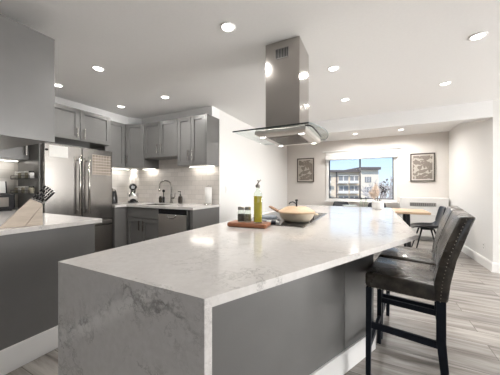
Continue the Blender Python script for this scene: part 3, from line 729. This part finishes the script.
# folded towel
m, nt, bs = new_mat('striped_towel_cloth')
c = coords(nt); ck_ = nt.nodes.new('ShaderNodeTexChecker'); ck_.inputs['Scale'].default_value = 30; nt.links.new(c, ck_.inputs['Vector'])
ck_.inputs['Color1'].default_value = (.62, .62, .61, 1); ck_.inputs['Color2'].default_value = (.05, .055, .07, 1)
nt.links.new(ck_.outputs[0], bs.inputs['Base Color']); bs.inputs['Roughness'].default_value = .9; M['towel'] = m
tw = thing('tea_towel', 'folded black and white tea towel between the oil bottle and the pan', 'towel', (-.70, 1.70, .9235), math.radians(18))
g = G()
def fold(x0, x1, y0, y1, z0, z1, sag):
    nx_, ny_ = 8, 8; vs = []; fs = []
    for k, z in enumerate((z0, z1)):
        for i in range(nx_+1):
            for j in range(ny_+1):
                x = x0+(x1-x0)*i/nx_; y = y0+(y1-y0)*j/ny_
                ed_ = min(i, nx_-i, j, ny_-j)
                zz = z if k == 0 else z - (.004 if ed_ == 0 else 0) + sag*math.sin(i*1.3)*math.sin(j*1.1)
                vs.append((x, y, zz))
    n_ = (nx_+1)*(ny_+1); idx = lambda k, i, j: k*n_+i*(ny_+1)+j
    for i in range(nx_):
        for j in range(ny_):
            fs.append((idx(1, i, j), idx(1, i+1, j), idx(1, i+1, j+1), idx(1, i, j+1))); fs.append((idx(0, i, j+1), idx(0, i+1, j+1), idx(0, i+1, j), idx(0, i, j)))
    for i in range(nx_):
        for j in (0, ny_):
            q = (idx(0, i, j), idx(0, i+1, j), idx(1, i+1, j), idx(1, i, j)); fs.append(q if j == 0 else q[::-1])
    for j in range(ny_):
        for i in (0, nx_):
            q = (idx(0, i, j), idx(0, i, j+1), idx(1, i, j+1), idx(1, i, j)); fs.append(q[::-1] if i == 0 else q)
    g.faces(vs, fs, smooth=True)
fold(-.09, .09, -.10, .10, 0, .016, .002); g.build('lower_fold', 'towel', tw, local=True)
g = G(); fold(-.085, .07, -.03, .10, .018, .036, .003)
tag(g.build('upper_fold', plain('blue_grey_cloth', (.25, .28, .32), .9, var=.25, scale=50), tw, local=True), 'blue-grey top fold')

# board with condiments
bd = thing('serving_board', 'reddish wooden board under the oil bottle and shakers', 'board', (-.735, 1.455, .915), math.radians(6))
G().box(-.137, .137, -.065, .065, .001, .031, .012, 3).build('plank', 'acacia', bd, local=True)
G().tube([(-.135, 0, .016), (-.141, 0, .016)], .012, 10).build('end_peg', 'acacia', bd, local=True)
ob = thing('oil_bottle', 'tall square glass bottle of yellow-green olive oil with a pourer', 'bottle', (-.672, 1.462, .9465))
bx, by_, bz = -.672, 1.462, .9465
def squarish(g, prof, c, rot, n=24, p=5):
    vs, fs = [], []
    for r, z, sq in prof:
        for k in range(n):
            a = 2*PI*k/n; ca, sa = math.cos(a), math.sin(a)
            q = (abs(ca)**p+abs(sa)**p)**(-1/p)*sq+(1-sq)
            x, y = r*ca*q, r*sa*q
            vs.append((c[0]+x*math.cos(rot)-y*math.sin(rot), c[1]+x*math.sin(rot)+y*math.cos(rot), c[2]+z))
    for i in range(len(prof)-1):
        for k in range(n): fs.append((i*n+k, i*n+(k+1) % n, (i+1)*n+(k+1) % n, (i+1)*n+k))
    fs.append(tuple(range(n-1, -1, -1))); fs.append(tuple(range((len(prof)-1)*n, len(prof)*n)))
    g.faces(vs, fs, smooth=True)
rot = math.radians(26)
g = G(); squarish(g, [(.026, .0, 1), (.029, .003, 1), (.029, .185, 1), (.027, .195, .8), (.013, .215, 0), (.0125, .230, 0), (.0145, .232, 0), (.0145, .238, 0)], (bx, by_, bz), rot); g.build('glass_body', 'bottle_glass', ob)
m, nt, bs = new_mat('olive_oil'); n = noise(nt, 8, 2, coords(nt))
nt.links.new(ramp(nt, n.outputs[0], [(.3, (.68, .55, .04)), (.7, (.80, .68, .10))]), bs.inputs['Base Color']); bs.inputs['Roughness'].default_value = .05; bs.inputs['Transmission Weight'].default_value = .45; bs.inputs['IOR'].default_value = 1.2; M['oil'] = m
g = G(); squarish(g, [(.0255, .004, 1), (.0262, .008, 1), (.0262, .176, 1)], (bx, by_, bz), rot); tag(g.build('olive_oil', 'oil', ob), 'yellow-green olive oil')
g = G().lathe([(.012, .232), (.0155, .238), (.0155, .25), (.008, .255), (.006, .263)], (bx, by_, bz), 14)
g.tube([(bx, by_, bz+.258), (bx+.006, by_+.003, bz+.271), (bx+.018, by_+.009, bz+.285)], [.006, .005, .004], 8); g.tube([(bx+.012, by_+.006, bz+.274), (bx-.004, by_-.002, bz+.280)], .0035, 8)
g.build('pourer', 'steel_dark', ob)
for i, (sx0, nm) in enumerate(((-.797, 'left'), (-.747, 'right'))):
    sy0 = 1.455+.004*i
    t = thing('shaker', f'{nm} of the two small glass shakers with dark metal lids on the board', 'shaker', (sx0, sy0, .9465), group='glass shakers')
    G().lathe([(.0235, 0), (.025, .003), (.024, .05), (.0195, .078), (.0195, .082)], (sx0, sy0, .9465), 20).build('glass_body', 'bottle_glass', t)
    G().lathe([(.0222, .003), (.0222, .045), (.0215, .052), (0, .052)], (sx0, sy0, .9465), 18).build('filling', 'salt' if i else 'pepper', t)
    G().lathe([(.0215, .080), (.022, .082), (.022, .098), (.019, .101), (0, .101)], (sx0, sy0, .9465), 20).build('lid', 'steel_dark', t)

# vase with dried flowers at the far end of the island
vx, vy = .085, 3.33
va = tag(G().lathe([(.056, .0), (.062, .006), (.066, .03), (.066, .075), (.062, .095), (.055, .10), (.05, .097), (.056, .075), (.056, .02), (0, .015)], (vx, vy, .9155), 30).build('vase', 'ceramic'), 'low white ceramic vase on the far end of the island', 'vase')
fl = thing('dried_flowers', 'dried beige plumes and dark leaf sprigs in the white vase', 'dried flowers', (vx, vy, .935))
Rv = Vector((.8944, .4472, 0)); Fv = Vector((-.4472, .8944, 0)); O = Vector((vx, vy, .935))
def P(r, z, f=0): return O + Rv*r + Fv*f + Vector((0, 0, z))
def plume(tip, base, bulge):
    g = G(); ax_ = (tip-base)
    for k in range(95):
        f = random.random(); c0 = base+ax_*f; w = bulge*math.sin(PI*min(1, f*.9+.12))
        d = Vector((random.uniform(-1, 1), random.uniform(-1, 1), random.uniform(-.2, .9))).normalized()
        c1 = c0+d*w+ax_.normalized()*.02
        g.tube([c0, (c0+c1)/2+Vector((0, 0, .004)), c1], [.0018, .002, .0005], 4, cap=False)
    return g
sts = [((-.015, .24), (-.045, .255)), ((-.04, .20), (-.075, .24)), ((-.002, .21), (-.012, .29)), ((-.05, .16), (-.095, .19))]
for (a, z), (b_, z2) in sts:
    base, tip = P(a*.6, z*.55, random.uniform(-.02, .02)), P(b_, z2, random.uniform(-.03, .03))
    pl_ = plume(tip, base, .05).build('plume', 'plume', fl)
    G().tube([P(0, -.0, 0), P(a*.3, z*.3), base, base+(tip-base)*.8], .0022, 6).build('stem', 'stem', pl_)
def sprig(pts, n, size):
    st = G().tube([P(*p) for p in pts], [.0028]*(len(pts)-1)+[.001], 6).build('sprig_stem', 'stem', fl)
    g = G()
    for k in range(n):
        f = .5+.5*(k+1)/n; i = min(int(f*(len(pts)-1)), len(pts)-2); fr_ = f*(len(pts)-1)-i
        c0 = P(*pts[i]).lerp(P(*pts[i+1]), fr_)
        d = (Vector((random.uniform(-1, 1), random.uniform(-1, 1), random.uniform(.1, .9)))).normalized()
        s_ = d.cross(Vector((.3, .5, .8))).normalized(); L_ = size*random.uniform(.8, 1.2); nn_ = d.cross(s_)*.002
        mid = c0+d*L_*.5; tip = c0+d*L_
        vs = [c0, mid+s_*L_*.22+nn_, tip, mid-s_*L_*.22-nn_]
        g.faces(vs, [(0, 1, 2), (0, 2, 3)]); 
        vs2 = [v-d.cross(s_)*.0015 for v in vs]; g.faces(vs2, [(2, 1, 0), (3, 2, 0)])
    g.build('leaves', 'dark_leaf', st)
sprig([(.0, 0), (.02, .08), (.05, .17), (.085, .24), (.105, .32)], 7, .045)
sprig([(.005, 0), (.02, .1), (.05, .19), (.055, .25)], 8, .045)
sprig([(.01, 0), (.04, .1), (.085, .17), (.12, .22)], 7, .045)

# ------------------------------------------------------------------ island hood
hz = 1.60
ho = thing('range_hood', 'stainless island hood with tall square chimney and curved glass canopy', 'range hood', (-.65, 2.06, 1.6))
G().box(-.80, -.505, 1.897, 2.22, 1.645, CE-.002, .002, 1).build('chimney', 'steel', ho)
vb = G().box(-.708, -.595, 1.892, 1.8975, 2.25, 2.335, .001, 1).build('vent', 'grille', ho)
g = G()
for k in range(8): g.box(-.704+k*.0135, -.696+k*.0135, 1.8905, 1.8925, 2.256, 2.329)
g.build('slots', 'black_gap', vb)
# body with chamfered underside
x0, x1, y0, y1 = -.845, -.425, 1.775, 2.365
G().faces([(x0, y0, hz+.042), (x1, y0, hz+.042), (x1, y1, hz+.042), (x0, y1, hz+.042), (x0, y0, hz+.012), (x1, y0, hz+.012), (x1, y1, hz+.012), (x0, y1, hz+.012),
           (x0+.02, y0+.03, hz), (x1-.012, y0+.03, hz), (x1-.012, y1-.03, hz), (x0+.02, y1-.03, hz)],
          [(0, 1, 2, 3), (4, 5, 1, 0), (5, 6, 2, 1), (6, 7, 3, 2), (7, 4, 0, 3), (8, 9, 5, 4), (9, 10, 6, 5), (10, 11, 7, 6), (11, 8, 4, 7), (11, 10, 9, 8)], bev=.003).build('canopy_body', 'steel_soft', ho)
for ya, yb in ((1.87, 2.06), (2.065, 2.255)):
    f_ = G().box(-.775, -.495, ya, yb, hz-.005, hz+.001, .001, 1).build('filter', 'nickel', ho)
    g = G()
    for k in range(9): g.box(-.765, -.505, ya+.012+k*.0195, ya+.018+k*.0195, hz-.0075, hz-.0048)
    g.build('slats', 'steel', f_)
for x in (-.80, -.475):
    for y in (1.84, 2.295):
        hl = G().lathe([(.030, 0), (.030, -.004), (.022, -.005), (.022, -.002), (0, -.002)], (x, y, hz), 20).build('lamp_trim', 'chrome', ho)
        G().lathe([(.021, 0), (.021, -.003), (0, -.004)], (x, y, hz-.001), 18).build('bulb', 'lamp', hl)
        o = light('hood_lamp', 'SPOT', (x+.65, y-2.06, hz-1.6-.008), (0, 0, 0), 3.2, (1, .9, .78), spot_size=math.radians(120), spot_blend=.5, shadow_soft_size=.02); o.parent = ho
# glass canopy: plan outline bulging to the right
def plan(bul, xr, y0, y1):
    n = 16; pts = [(-1.03, y0), (xr, y0)]
    for k in range(1, n):
        f = k/n; pts.append((xr+bul*math.sin(PI*f)**.8, y0+(y1-y0)*f))
    return pts+[(xr, y1), (-1.03, y1)]
outl = plan(.075, -.395, 1.735, 2.42)
G().prism(outl, hz+.0425, hz+.050).build('glass_canopy', 'hood_glass', ho)
def ribbon(pts, name, mat, w=.005, z0=.0415, z1=.0515):
    g = G()
    for p, q in zip(pts[:-1], pts[1:]): g.bar((*p, hz+(z0+z1)/2), (*q, hz+(z0+z1)/2), w, z1-z0)
    return g.build(name, mat, ho)
tag(ribbon(outl[:2], 'glass_edge', 'glass_edge'), 'dark polished edge of the glass')
tag(ribbon(outl[1:], 'glass_edge', 'glass_edge_light', .003), 'pale curved edge of the glass')
G().tube([(-.43, 1.772, hz+.041), (-.40, 1.79, hz+.040), (-.385, 1.83, hz+.036), (-.385, 2.0, hz+.034), (-.392, 2.2, hz+.034)], .006, 8).build('edge_trim', 'black_metal', ho)

# ------------------------------------------------------------------ recessed ceiling lights
def downlight(x, y, label, e):
    t = thing('recessed_light', label, 'ceiling light', (x, y, CE), group='recessed ceiling lights')
    G().lathe([(.060, -.0005), (.060, -.005), (.050, -.008), (.044, -.003), (.044, -.0005)], (x, y, CE), 28).build('trim_ring', 'trim', t)
    G().lathe([(.0435, -.001), (.0435, -.004), (0, -.005)], (x, y, CE), 24).build('diffuser', 'lamp', t)
    o = light('recessed_lamp', 'AREA', (0, 0, -.012), (0, 0, 0), e, (1, .97, .935), shape='DISK', size=.085, spread=math.radians(165)); o.parent = t
EN = 7
downlight(-.965, 1.557, 'recessed light at the top centre, between hood and left cabinets', EN)
downlight(-2.49, 1.504, 'recessed light over the near kitchen aisle in front of the refrigerator', EN*1.3)
downlight(-2.47, 2.38, 'recessed light in front of the sink wall cabinets', EN*1.3)
downlight(-3.355, 2.364, 'recessed light over the far refrigerator corner', EN*.4)
downlight(-3.33, 1.53, 'recessed light above the refrigerator beside the upper left cabinet panel', EN*.25)
downlight(-.335, 2.58, 'recessed light just right of the hood chimney', EN)
downlight(-.31, 3.565, 'recessed light beyond the hood near the beam', EN)
downlight(.787, 3.54, 'recessed light near the beam at the right', EN)
downlight(.778, 2.55, 'recessed light at the far upper right', EN)
downlight(-.306, 5.96, 'left recessed light over the dining table', EN*2.8)
downlight(.584, 5.94, 'right recessed light over the dining table', EN*2.8)

# ------------------------------------------------------------------ bar stools (local +y = facing)
def stool(label, loc, rz):
    t = thing('bar_stool', label, 'bar stool', loc, rz, 'leather bar stools')
    w, d, rr = .225, .21, .165
    zt = .655
    g = G().box(-w, w, -rr, d, zt-.09, zt, .024, 3)
    for v in g.bm.verts:
        if v.co.z > zt-.03: v.co.z += .018*(1-(v.co.x/w)**2)*max(0, 1-((v.co.y-.02)/.19)**2)
    for f in g.bm.faces: f.smooth = True
    g.build('seat', 'leather', t, local=True)
    def nails(name, pts, label):
        g = G()
        for p in pts: g.ball(p, (.003,)*3, 6, 4)
        tag(g.build(name, 'antique_nail', t, local=True), label)
    zz = zt-.082
    for pts in ([(-w-.0005, -rr+.03+k*.0168, zz) for k in range(21)], [(-w+.02+k*.0182, d+.0005, zz) for k in range(23)], [(w+.0005, -rr+.03+k*.0168, zz) for k in range(21)]):
        nails('seat_nailhead_trim', pts, 'row of bright nailheads along the seat')
    ys = [(-.125, .57), (-.135, .68), (-.158, .80), (-.195, .92), (-.235, 1.03)]
    th = .066
    prof = [(y, z) for y, z in ys] + [(y-th, z+.004) for y, z in reversed(ys)]
    g = G(); g.slab(prof, -w, w, .012, 2)
    for f in g.bm.faces: f.smooth = True
    g.build('backrest', 'leather', t, local=True)
    for sx_ in (-1, 1):
        pts = []
        for (ya, za), (yb, zb) in zip(ys[:-1], ys[1:]):
            for k in range(6): pts.append((sx_*(w+.0005), ya+(yb-ya)*k/6-th*.5, za+(zb-za)*k/6+.006))
        nails('back_nailhead_trim', pts, 'row of bright nailheads down the side of the back')
    lg = .034
    for sx_ in (-1, 1):
        G().bar((sx_*(w-.02), d-.024, zt-.088), (sx_*(w-.018), d-.018, 0), lg, lg, .026, .026, .002).build('leg', 'mirror_black', t, local=True)
        g = G().bar((sx_*(w-.02), -.162, .60), (sx_*(w-.02), -.162, .36), lg, .042, bev=.002)
        g.bar((sx_*(w-.02), -.162, .362), (sx_*(w-.018), -.195, 0), lg, .042, .026, .03, .002)
        g.build('leg', 'mirror_black', t, local=True)
        G().bar((sx_*(w-.02), d-.024, .335), (sx_*(w-.02), -.16, .335), .020, .036, bev=.002).build('stretcher', 'mirror_black', t, local=True)
    G().bar((-(w-.03), d-.022, .20), ((w-.03), d-.022, .20), .020, .036, bev=.002).build('footrest', 'mirror_black', t, local=True)
    G().bar((-(w-.03), -.165, .26), ((w-.03), -.165, .26), .020, .036, bev=.002).build('stretcher', 'mirror_black', t, local=True)
    return t
RZ = math.radians(80)
st1 = stool('dark leather bar stool nearest the camera at the island', (.215, 1.83, 0), RZ)
st2 = copy_tree(st1); st2.location = (.30, 2.31, 0); tag(st2, 'farther dark leather bar stool, partly behind the nearest one')

# ------------------------------------------------------------------ dining table and chairs
TX0, TX1, TY0, TY1 = -1.0, .93, 5.02, 5.76
tb = thing('dining_table', 'pale oak dining table with black metal legs below the window', 'table', ((TX0+TX1)/2, (TY0+TY1)/2, 0))
G().box(TX0, TX1, TY0, TY1, .712, .75, .004).build('tabletop', 'oak', tb)
for x, sx_ in ((TX0+.12, -1), (TX1-.32, 1)):
    for y in (TY0+.13, TY1-.13):
        G().bar((x, y, .70), (x+sx_*.02, y, 0), .06, .06, bev=.003).build('leg', 'black_metal', tb)
    G().box(x-.03, x+.03, TY0+.10, TY1-.10, .698, .712).build('crossbar', 'black_metal', tb)
def dining_chair(label, loc, rz):
    t = thing('dining_chair', label, 'chair', loc, rz, 'black dining chairs')
    prof = [(.235, .435), (.215, .452), (.12, .445), (0, .435), (-.10, .432), (-.165, .445), (-.205, .49), (-.23, .56), (-.255, .66), (-.275, .76), (-.29, .835)]
    wid = [.19, .215, .225, .225, .225, .225, .222, .215, .205, .19, .165]
    n = 10; g = G(); vs, fs = [], []
    for (y, z), w in zip(prof, wid):
        for k in range(n+1):
            s_ = -1+2*k/n; c_ = abs(s_)**3
            vs.append((w*s_, y+(.045*c_ if z > .5 else .0), z+(.065*c_*min(1, max(0, (.24-y)/.2)) if z < .5 else 0)))
    for i in range(len(prof)-1):
        for k in range(n): fs.append((i*(n+1)+k, i*(n+1)+k+1, (i+1)*(n+1)+k+1, (i+1)*(n+1)+k))
    g.faces(vs, fs, smooth=True)
    o = g.build('seat_shell', 'leather_shell', t, local=True)
    md = o.modifiers.new('thick', 'SOLIDIFY'); md.thickness = .022; md.offset = 0
    md = o.modifiers.new('round', 'SUBSURF'); md.levels = 1; md.render_levels = 1
    for sx_ in (-1, 1):
        for sy_ in (-1, 1):
            G().tube([(sx_*.12, sy_*.09-.01, .427), (sx_*.20, sy_*.20-.01, 0)], [.015, .010], 10).build('leg', 'black_metal', t, local=True)
    G().box(-.13, .13, -.11, .09, .408, .424, .003).build('mount_plate', 'black_metal', t, local=True)
    return t
def face(dx, dy): return math.atan2(-dx, dy)
c1 = dining_chair('black shell dining chair at the right end of the oak table', (.93, 5.48, 0), face(-.99, -.02))
for lab, x, y, dx, dy in (('black shell chair with its back to the window, at the left of the table', -.64, 6.02, 0, -1),
                          ('black shell chair with its back to the window, behind the vase', .14, 6.02, 0, -1),
                          ('black shell chair on the island side of the table, at the left', -.56, 4.99, 0, 1),
                          ('black shell chair on the island side of the table, in front of the vase side', .10, 4.99, 0, 1)):
    k = copy_tree(c1); k.location = (x, y, 0); k.rotation_euler = (0, 0, face(dx, dy)); tag(k, lab)
# things on the table
tag(G().lathe([(.05, 0), (.055, .004), (.10, .03), (.145, .064), (.14, .066), (.095, .036), (.05, .012), (0, .01)], (-.38, 5.36, .7505), 32).build('bowl', 'green_glass'), 'wide pale green bowl on the dining table', 'bowl')
for i, (x, nm) in enumerate(((-.16, 'left'), (-.07, 'right'))):
    t = thing('glass_bottle', f'{nm} of the two slim clear glass bottles on the dining table', 'bottle', (x, 5.32, .7505), group='slim glass bottles')
    G().lathe([(.032, 0), (.034, .006), (.034, .12), (.015, .165), (.013, .205), (.016, .207)], (x, 5.32, .7505), 18).build('bottle_body', 'bottle_glass', t)
    G().lathe([(.012, .2), (.017, .208), (.017, .222), (0, .226)], (x, 5.32, .7505), 12).build('stopper', 'black_metal', t)

# ------------------------------------------------------------------ pictures, heater, plates
def picture(label, x0, x1, z0, z1, seed):
    w, h = x1-x0, z1-z0
    t = thing('framed_print', label, 'picture', ((x0+x1)/2, WY, z0), group='framed abstract prints')
    y = WY-.001; f = .028
    g = G(); fm = plain('grey_brown_frame', (.10, .085, .072), .45)
    g.box(x0, x0+f, y-.03, y, z0, z1, .002, 1); g.box(x1-f, x1, y-.03, y, z0, z1, .002, 1); g.box(x0+f, x1-f, y-.03, y, z0, z0+f, .002, 1); g.box(x0+f, x1-f, y-.03, y, z1-f, z1, .002, 1)
    g.build('frame', fm, t)
    G().box(x0+f, x1-f, y-.014, y-.002, z0+f, z1-f).build('mat_board', plain('mat_board', (.62, .58, .53), .7, var=.02), t)
    m, nt, bs = new_mat('abstract_print')
    c = coords(nt); n1 = noise(nt, 10+seed, 2, c, .45, 1.0); v = nt.nodes.new('ShaderNodeTexVoronoi'); v.inputs['Scale'].default_value = 9+seed; nt.links.new(c, v.inputs['Vector'])
    k1 = ramp(nt, n1.outputs[0], [(.54, (0, 0, 0)), (.57, (.75, .75, .75))]); grain = noise(nt, 60, 3, c)
    base = ramp(nt, grain.outputs[0], [(.3, (.19, .16, .135)), (.7, (.25, .215, .185))])
    nt.links.new(mix(nt, k1, base, (.56, .52, .465)), bs.inputs['Base Color']); bs.inputs['Roughness'].default_value = .6
    q = .028
    G().box(x0+f+q*.7, x1-f-q*.7, y-.0155, y-.0145, z0+f+q, z1-f-q).build('print', m, t)
picture('framed grey-brown abstract print left of the dining window', -1.82, -1.355, 1.325, 1.985, 0)
picture('framed grey-brown abstract print right of the dining window', .825, 1.29, 1.315, 1.955, 2)
pa = thing('wall_heater', 'white wall heater with a grey louvre under the right print', 'heater', (1.06, WY, .12))
G().box(.62, 1.50, WY-.16, WY-.018, .10, .955, .012, 3).build('casing', 'white_plastic', pa)
G().box(.60, 1.515, WY-.165, WY-.018, .58, .60, .002, 1).build('seam_ledge', 'trim', pa)
gr = G().box(.80, 1.28, WY-.166, WY-.158, .765, .845, .002, 1).build('grille', 'grille', pa)
g = G()
for k in range(12): g.box(.812+k*.0385, .834+k*.0385, WY-.1685, WY-.1655, .775, .835)
g.build('louvre_shade_bars', 'louvre_shadow', gr)
sw = thing('light_switch', 'white light switch on the white wall beyond the sink cabinets', 'switch', (CX, 3.36, 1.09))
G().box(CX+.0005, CX+.007, 3.325, 3.395, 1.09, 1.205, .002, 1).build('plate', 'white_plastic', sw)
G().box(CX+.007, CX+.011, 3.345, 3.375, 1.12, 1.175, .001, 1).build('rocker', 'trim', sw)
ou = thing('wall_outlet', 'white outlet low on the dining room right wall', 'outlet', (RX, 4.8, .24))
G().box(RX-.007, RX-.0005, 4.765, 4.835, .24, .355, .002, 1).build('plate', 'white_plastic', ou)
g = G()
for z in (.268, .312):
    for y in (4.79, 4.81): g.box(RX-.0085, RX-.0065, y-.002, y+.002, z, z+.014)
g.build('slots', 'black_gap', ou)

# ------------------------------------------------------------------ outside the window
FWD = Vector((-.4472, .8944, 0)); RGT = Vector((.8944, .4472, 0))
def far(r, d, z): p = FWD*d+RGT*r; return Vector((p.x, p.y, z))
def zat(y, d): return EYE+(187.5-y)/240*d
def rat(x, d): return (x-250)/240*d
Dd = 70
struct(G().box(-120, 160, 12, 190, -9.2, -9), 'ground_outside', plain('dry_lawn', (.30, .29, .25), .9, var=.2, scale=.3))
M['facade'] = plain('cream_stucco', (.74, .62, .49), .8, var=.04, scale=.6)
M['facade_light'] = plain('pale_stucco', (.78, .69, .58), .8, var=.04, scale=.6)
M['roof'] = plain('dark_roof_edge', (.13, .11, .11), .8)
M['far_glass'] = plain('far_window_glass', (.26, .26, .27), .2)
M['far_white'] = plain('white_balcony', (.72, .68, .63), .6)
bl = thing('apartment_building', 'cream apartment block with balconies seen through the window', 'building', tuple(far(rat(345, Dd), Dd, -9)))
def fbox(g, xa, xb, ya, yb, d0, d1):
    """box from pixel-measured extents at distance Dd, from depth d0 to d1"""
    ra, rb, za, zb = rat(xa, d0), rat(xb, d0), zat(yb, d0), zat(ya, d0)
    if yb > 230: za = -9
    vs = [far(r, d, z) for z in (za, zb) for (r, d) in ((ra, d0), (rb, d0), (rb, d1), (ra, d1))]
    return g.faces(vs, [(3, 2, 1, 0), (4, 5, 6, 7), (0, 1, 5, 4), (1, 2, 6, 5), (2, 3, 7, 6), (3, 0, 4, 7)])
fbox(G(), 310, 361, 172, 240, Dd, Dd+12).build('main_wing', 'facade', bl)
fbox(G(), 361, 378.5, 169.5, 240, Dd-1.5, Dd+10).build('end_wing', 'facade_light', bl)
fbox(G(), 308, 361, 170, 172, Dd-1.2, Dd+12).build('roof', 'roof', bl)
fbox(G(), 360.5, 381, 167, 169.5, Dd-2.6, Dd+10).build('roof', 'roof', bl)
fbox(G(), 336.2, 337.2, 172, 240, Dd-.25, Dd-.02).build('downpipe', 'roof', bl)
for xa, xb in ((338.8, 348.2), (350.3, 358.5), (322, 331)):
    for ya, yb in ((176, 183.2), (186.2, 193.4), (196.4, 203.6)):
        w = fbox(G(), xa, xb, ya, yb, Dd-.12, Dd+.05); w = w.build('balcony_door', 'far_glass', bl)
        g = G(); fbox(g, xa-.3, xb+.3, yb-2.6, yb+.5, Dd-1.5, Dd-1.3); fbox(g, xa-.3, xb+.3, yb-.2, yb+.5, Dd-1.5, Dd-.12)
        g.build('balcony', 'far_white', bl)
        g = G(); fbox(g, (xa+xb)/2-.5, (xa+xb)/2+.5, ya, yb-2.6, Dd-.2, Dd-.12); fbox(g, xa-.4, xb+.4, ya-.9, ya, Dd-.4, Dd-.02)
        g.build('mullion', 'far_white', w)
for ya, yb in ((176.8, 182.2), (187, 192.4), (197, 202.4)):
    w = fbox(G(), 365, 371.2, ya, yb, Dd-1.62, Dd-1.45).build('window', 'far_glass', bl)
    g = G()
    for q in (366.9, 369.1): fbox(g, q-.22, q+.22, ya, yb, Dd-1.7, Dd-1.62)
    g.build('mullion', 'far_white', w)
# bare trees to the right of the building
def tree(label, r, d, h, seed):
    rnd = random.Random(seed); base = far(r, d, -9); t = thing('bare_tree', label, 'tree', tuple(base), group='bare trees outside')
    gt, gb = G(), G()
    gt.tube([base, base+Vector((.1, 0, h*.25)), base+Vector((.05, .1, h*.5))], [.28, .22, .15], 8)
    def grow(p, dirn, L, r_, depth):
        q = p+dirn*L; gb.tube([p, (p+q)/2+Vector((rnd.uniform(-.1, .1), rnd.uniform(-.1, .1), 0))*L*.4, q], [r_*2, r_*1.6, r_*1.1], 4, cap=False)
        if depth == 0: return
        for _ in range(3 if depth > 1 else 4):
            nd = (dirn+Vector((rnd.uniform(-1, 1), rnd.uniform(-1, 1), rnd.uniform(-.25, .75)))*.8).normalized()
            grow(p.lerp(q, rnd.uniform(.5, 1)), nd, L*rnd.uniform(.6, .8), r_*.6, depth-1)
    top = base+Vector((.05, .1, h*.5))
    for k in range(5):
        a = 2*PI*k/5; grow(base+Vector((.05, .08, h*(.3+.04*k))), Vector((math.cos(a)*.7, math.sin(a)*.7, .8)).normalized(), h*.22, .11, 3)
    gt.build('trunk', M['bark'], t); tag(gb.build('branches', M['bark'], t), None, None, None, None)
M['bark'] = plain('pale_grey_bark', (.52, .47, .45), .9, var=.2, scale=2)
tree('bare grey tree outside, nearest the building corner', rat(382, 52), 52, 14.0, 3)
tree('bare grey tree outside at the right edge of the window', rat(400, 36), 36, 12, 5)
tree('bare grey tree far outside between two nearer ones', rat(388, 64), 64, 15, 9)
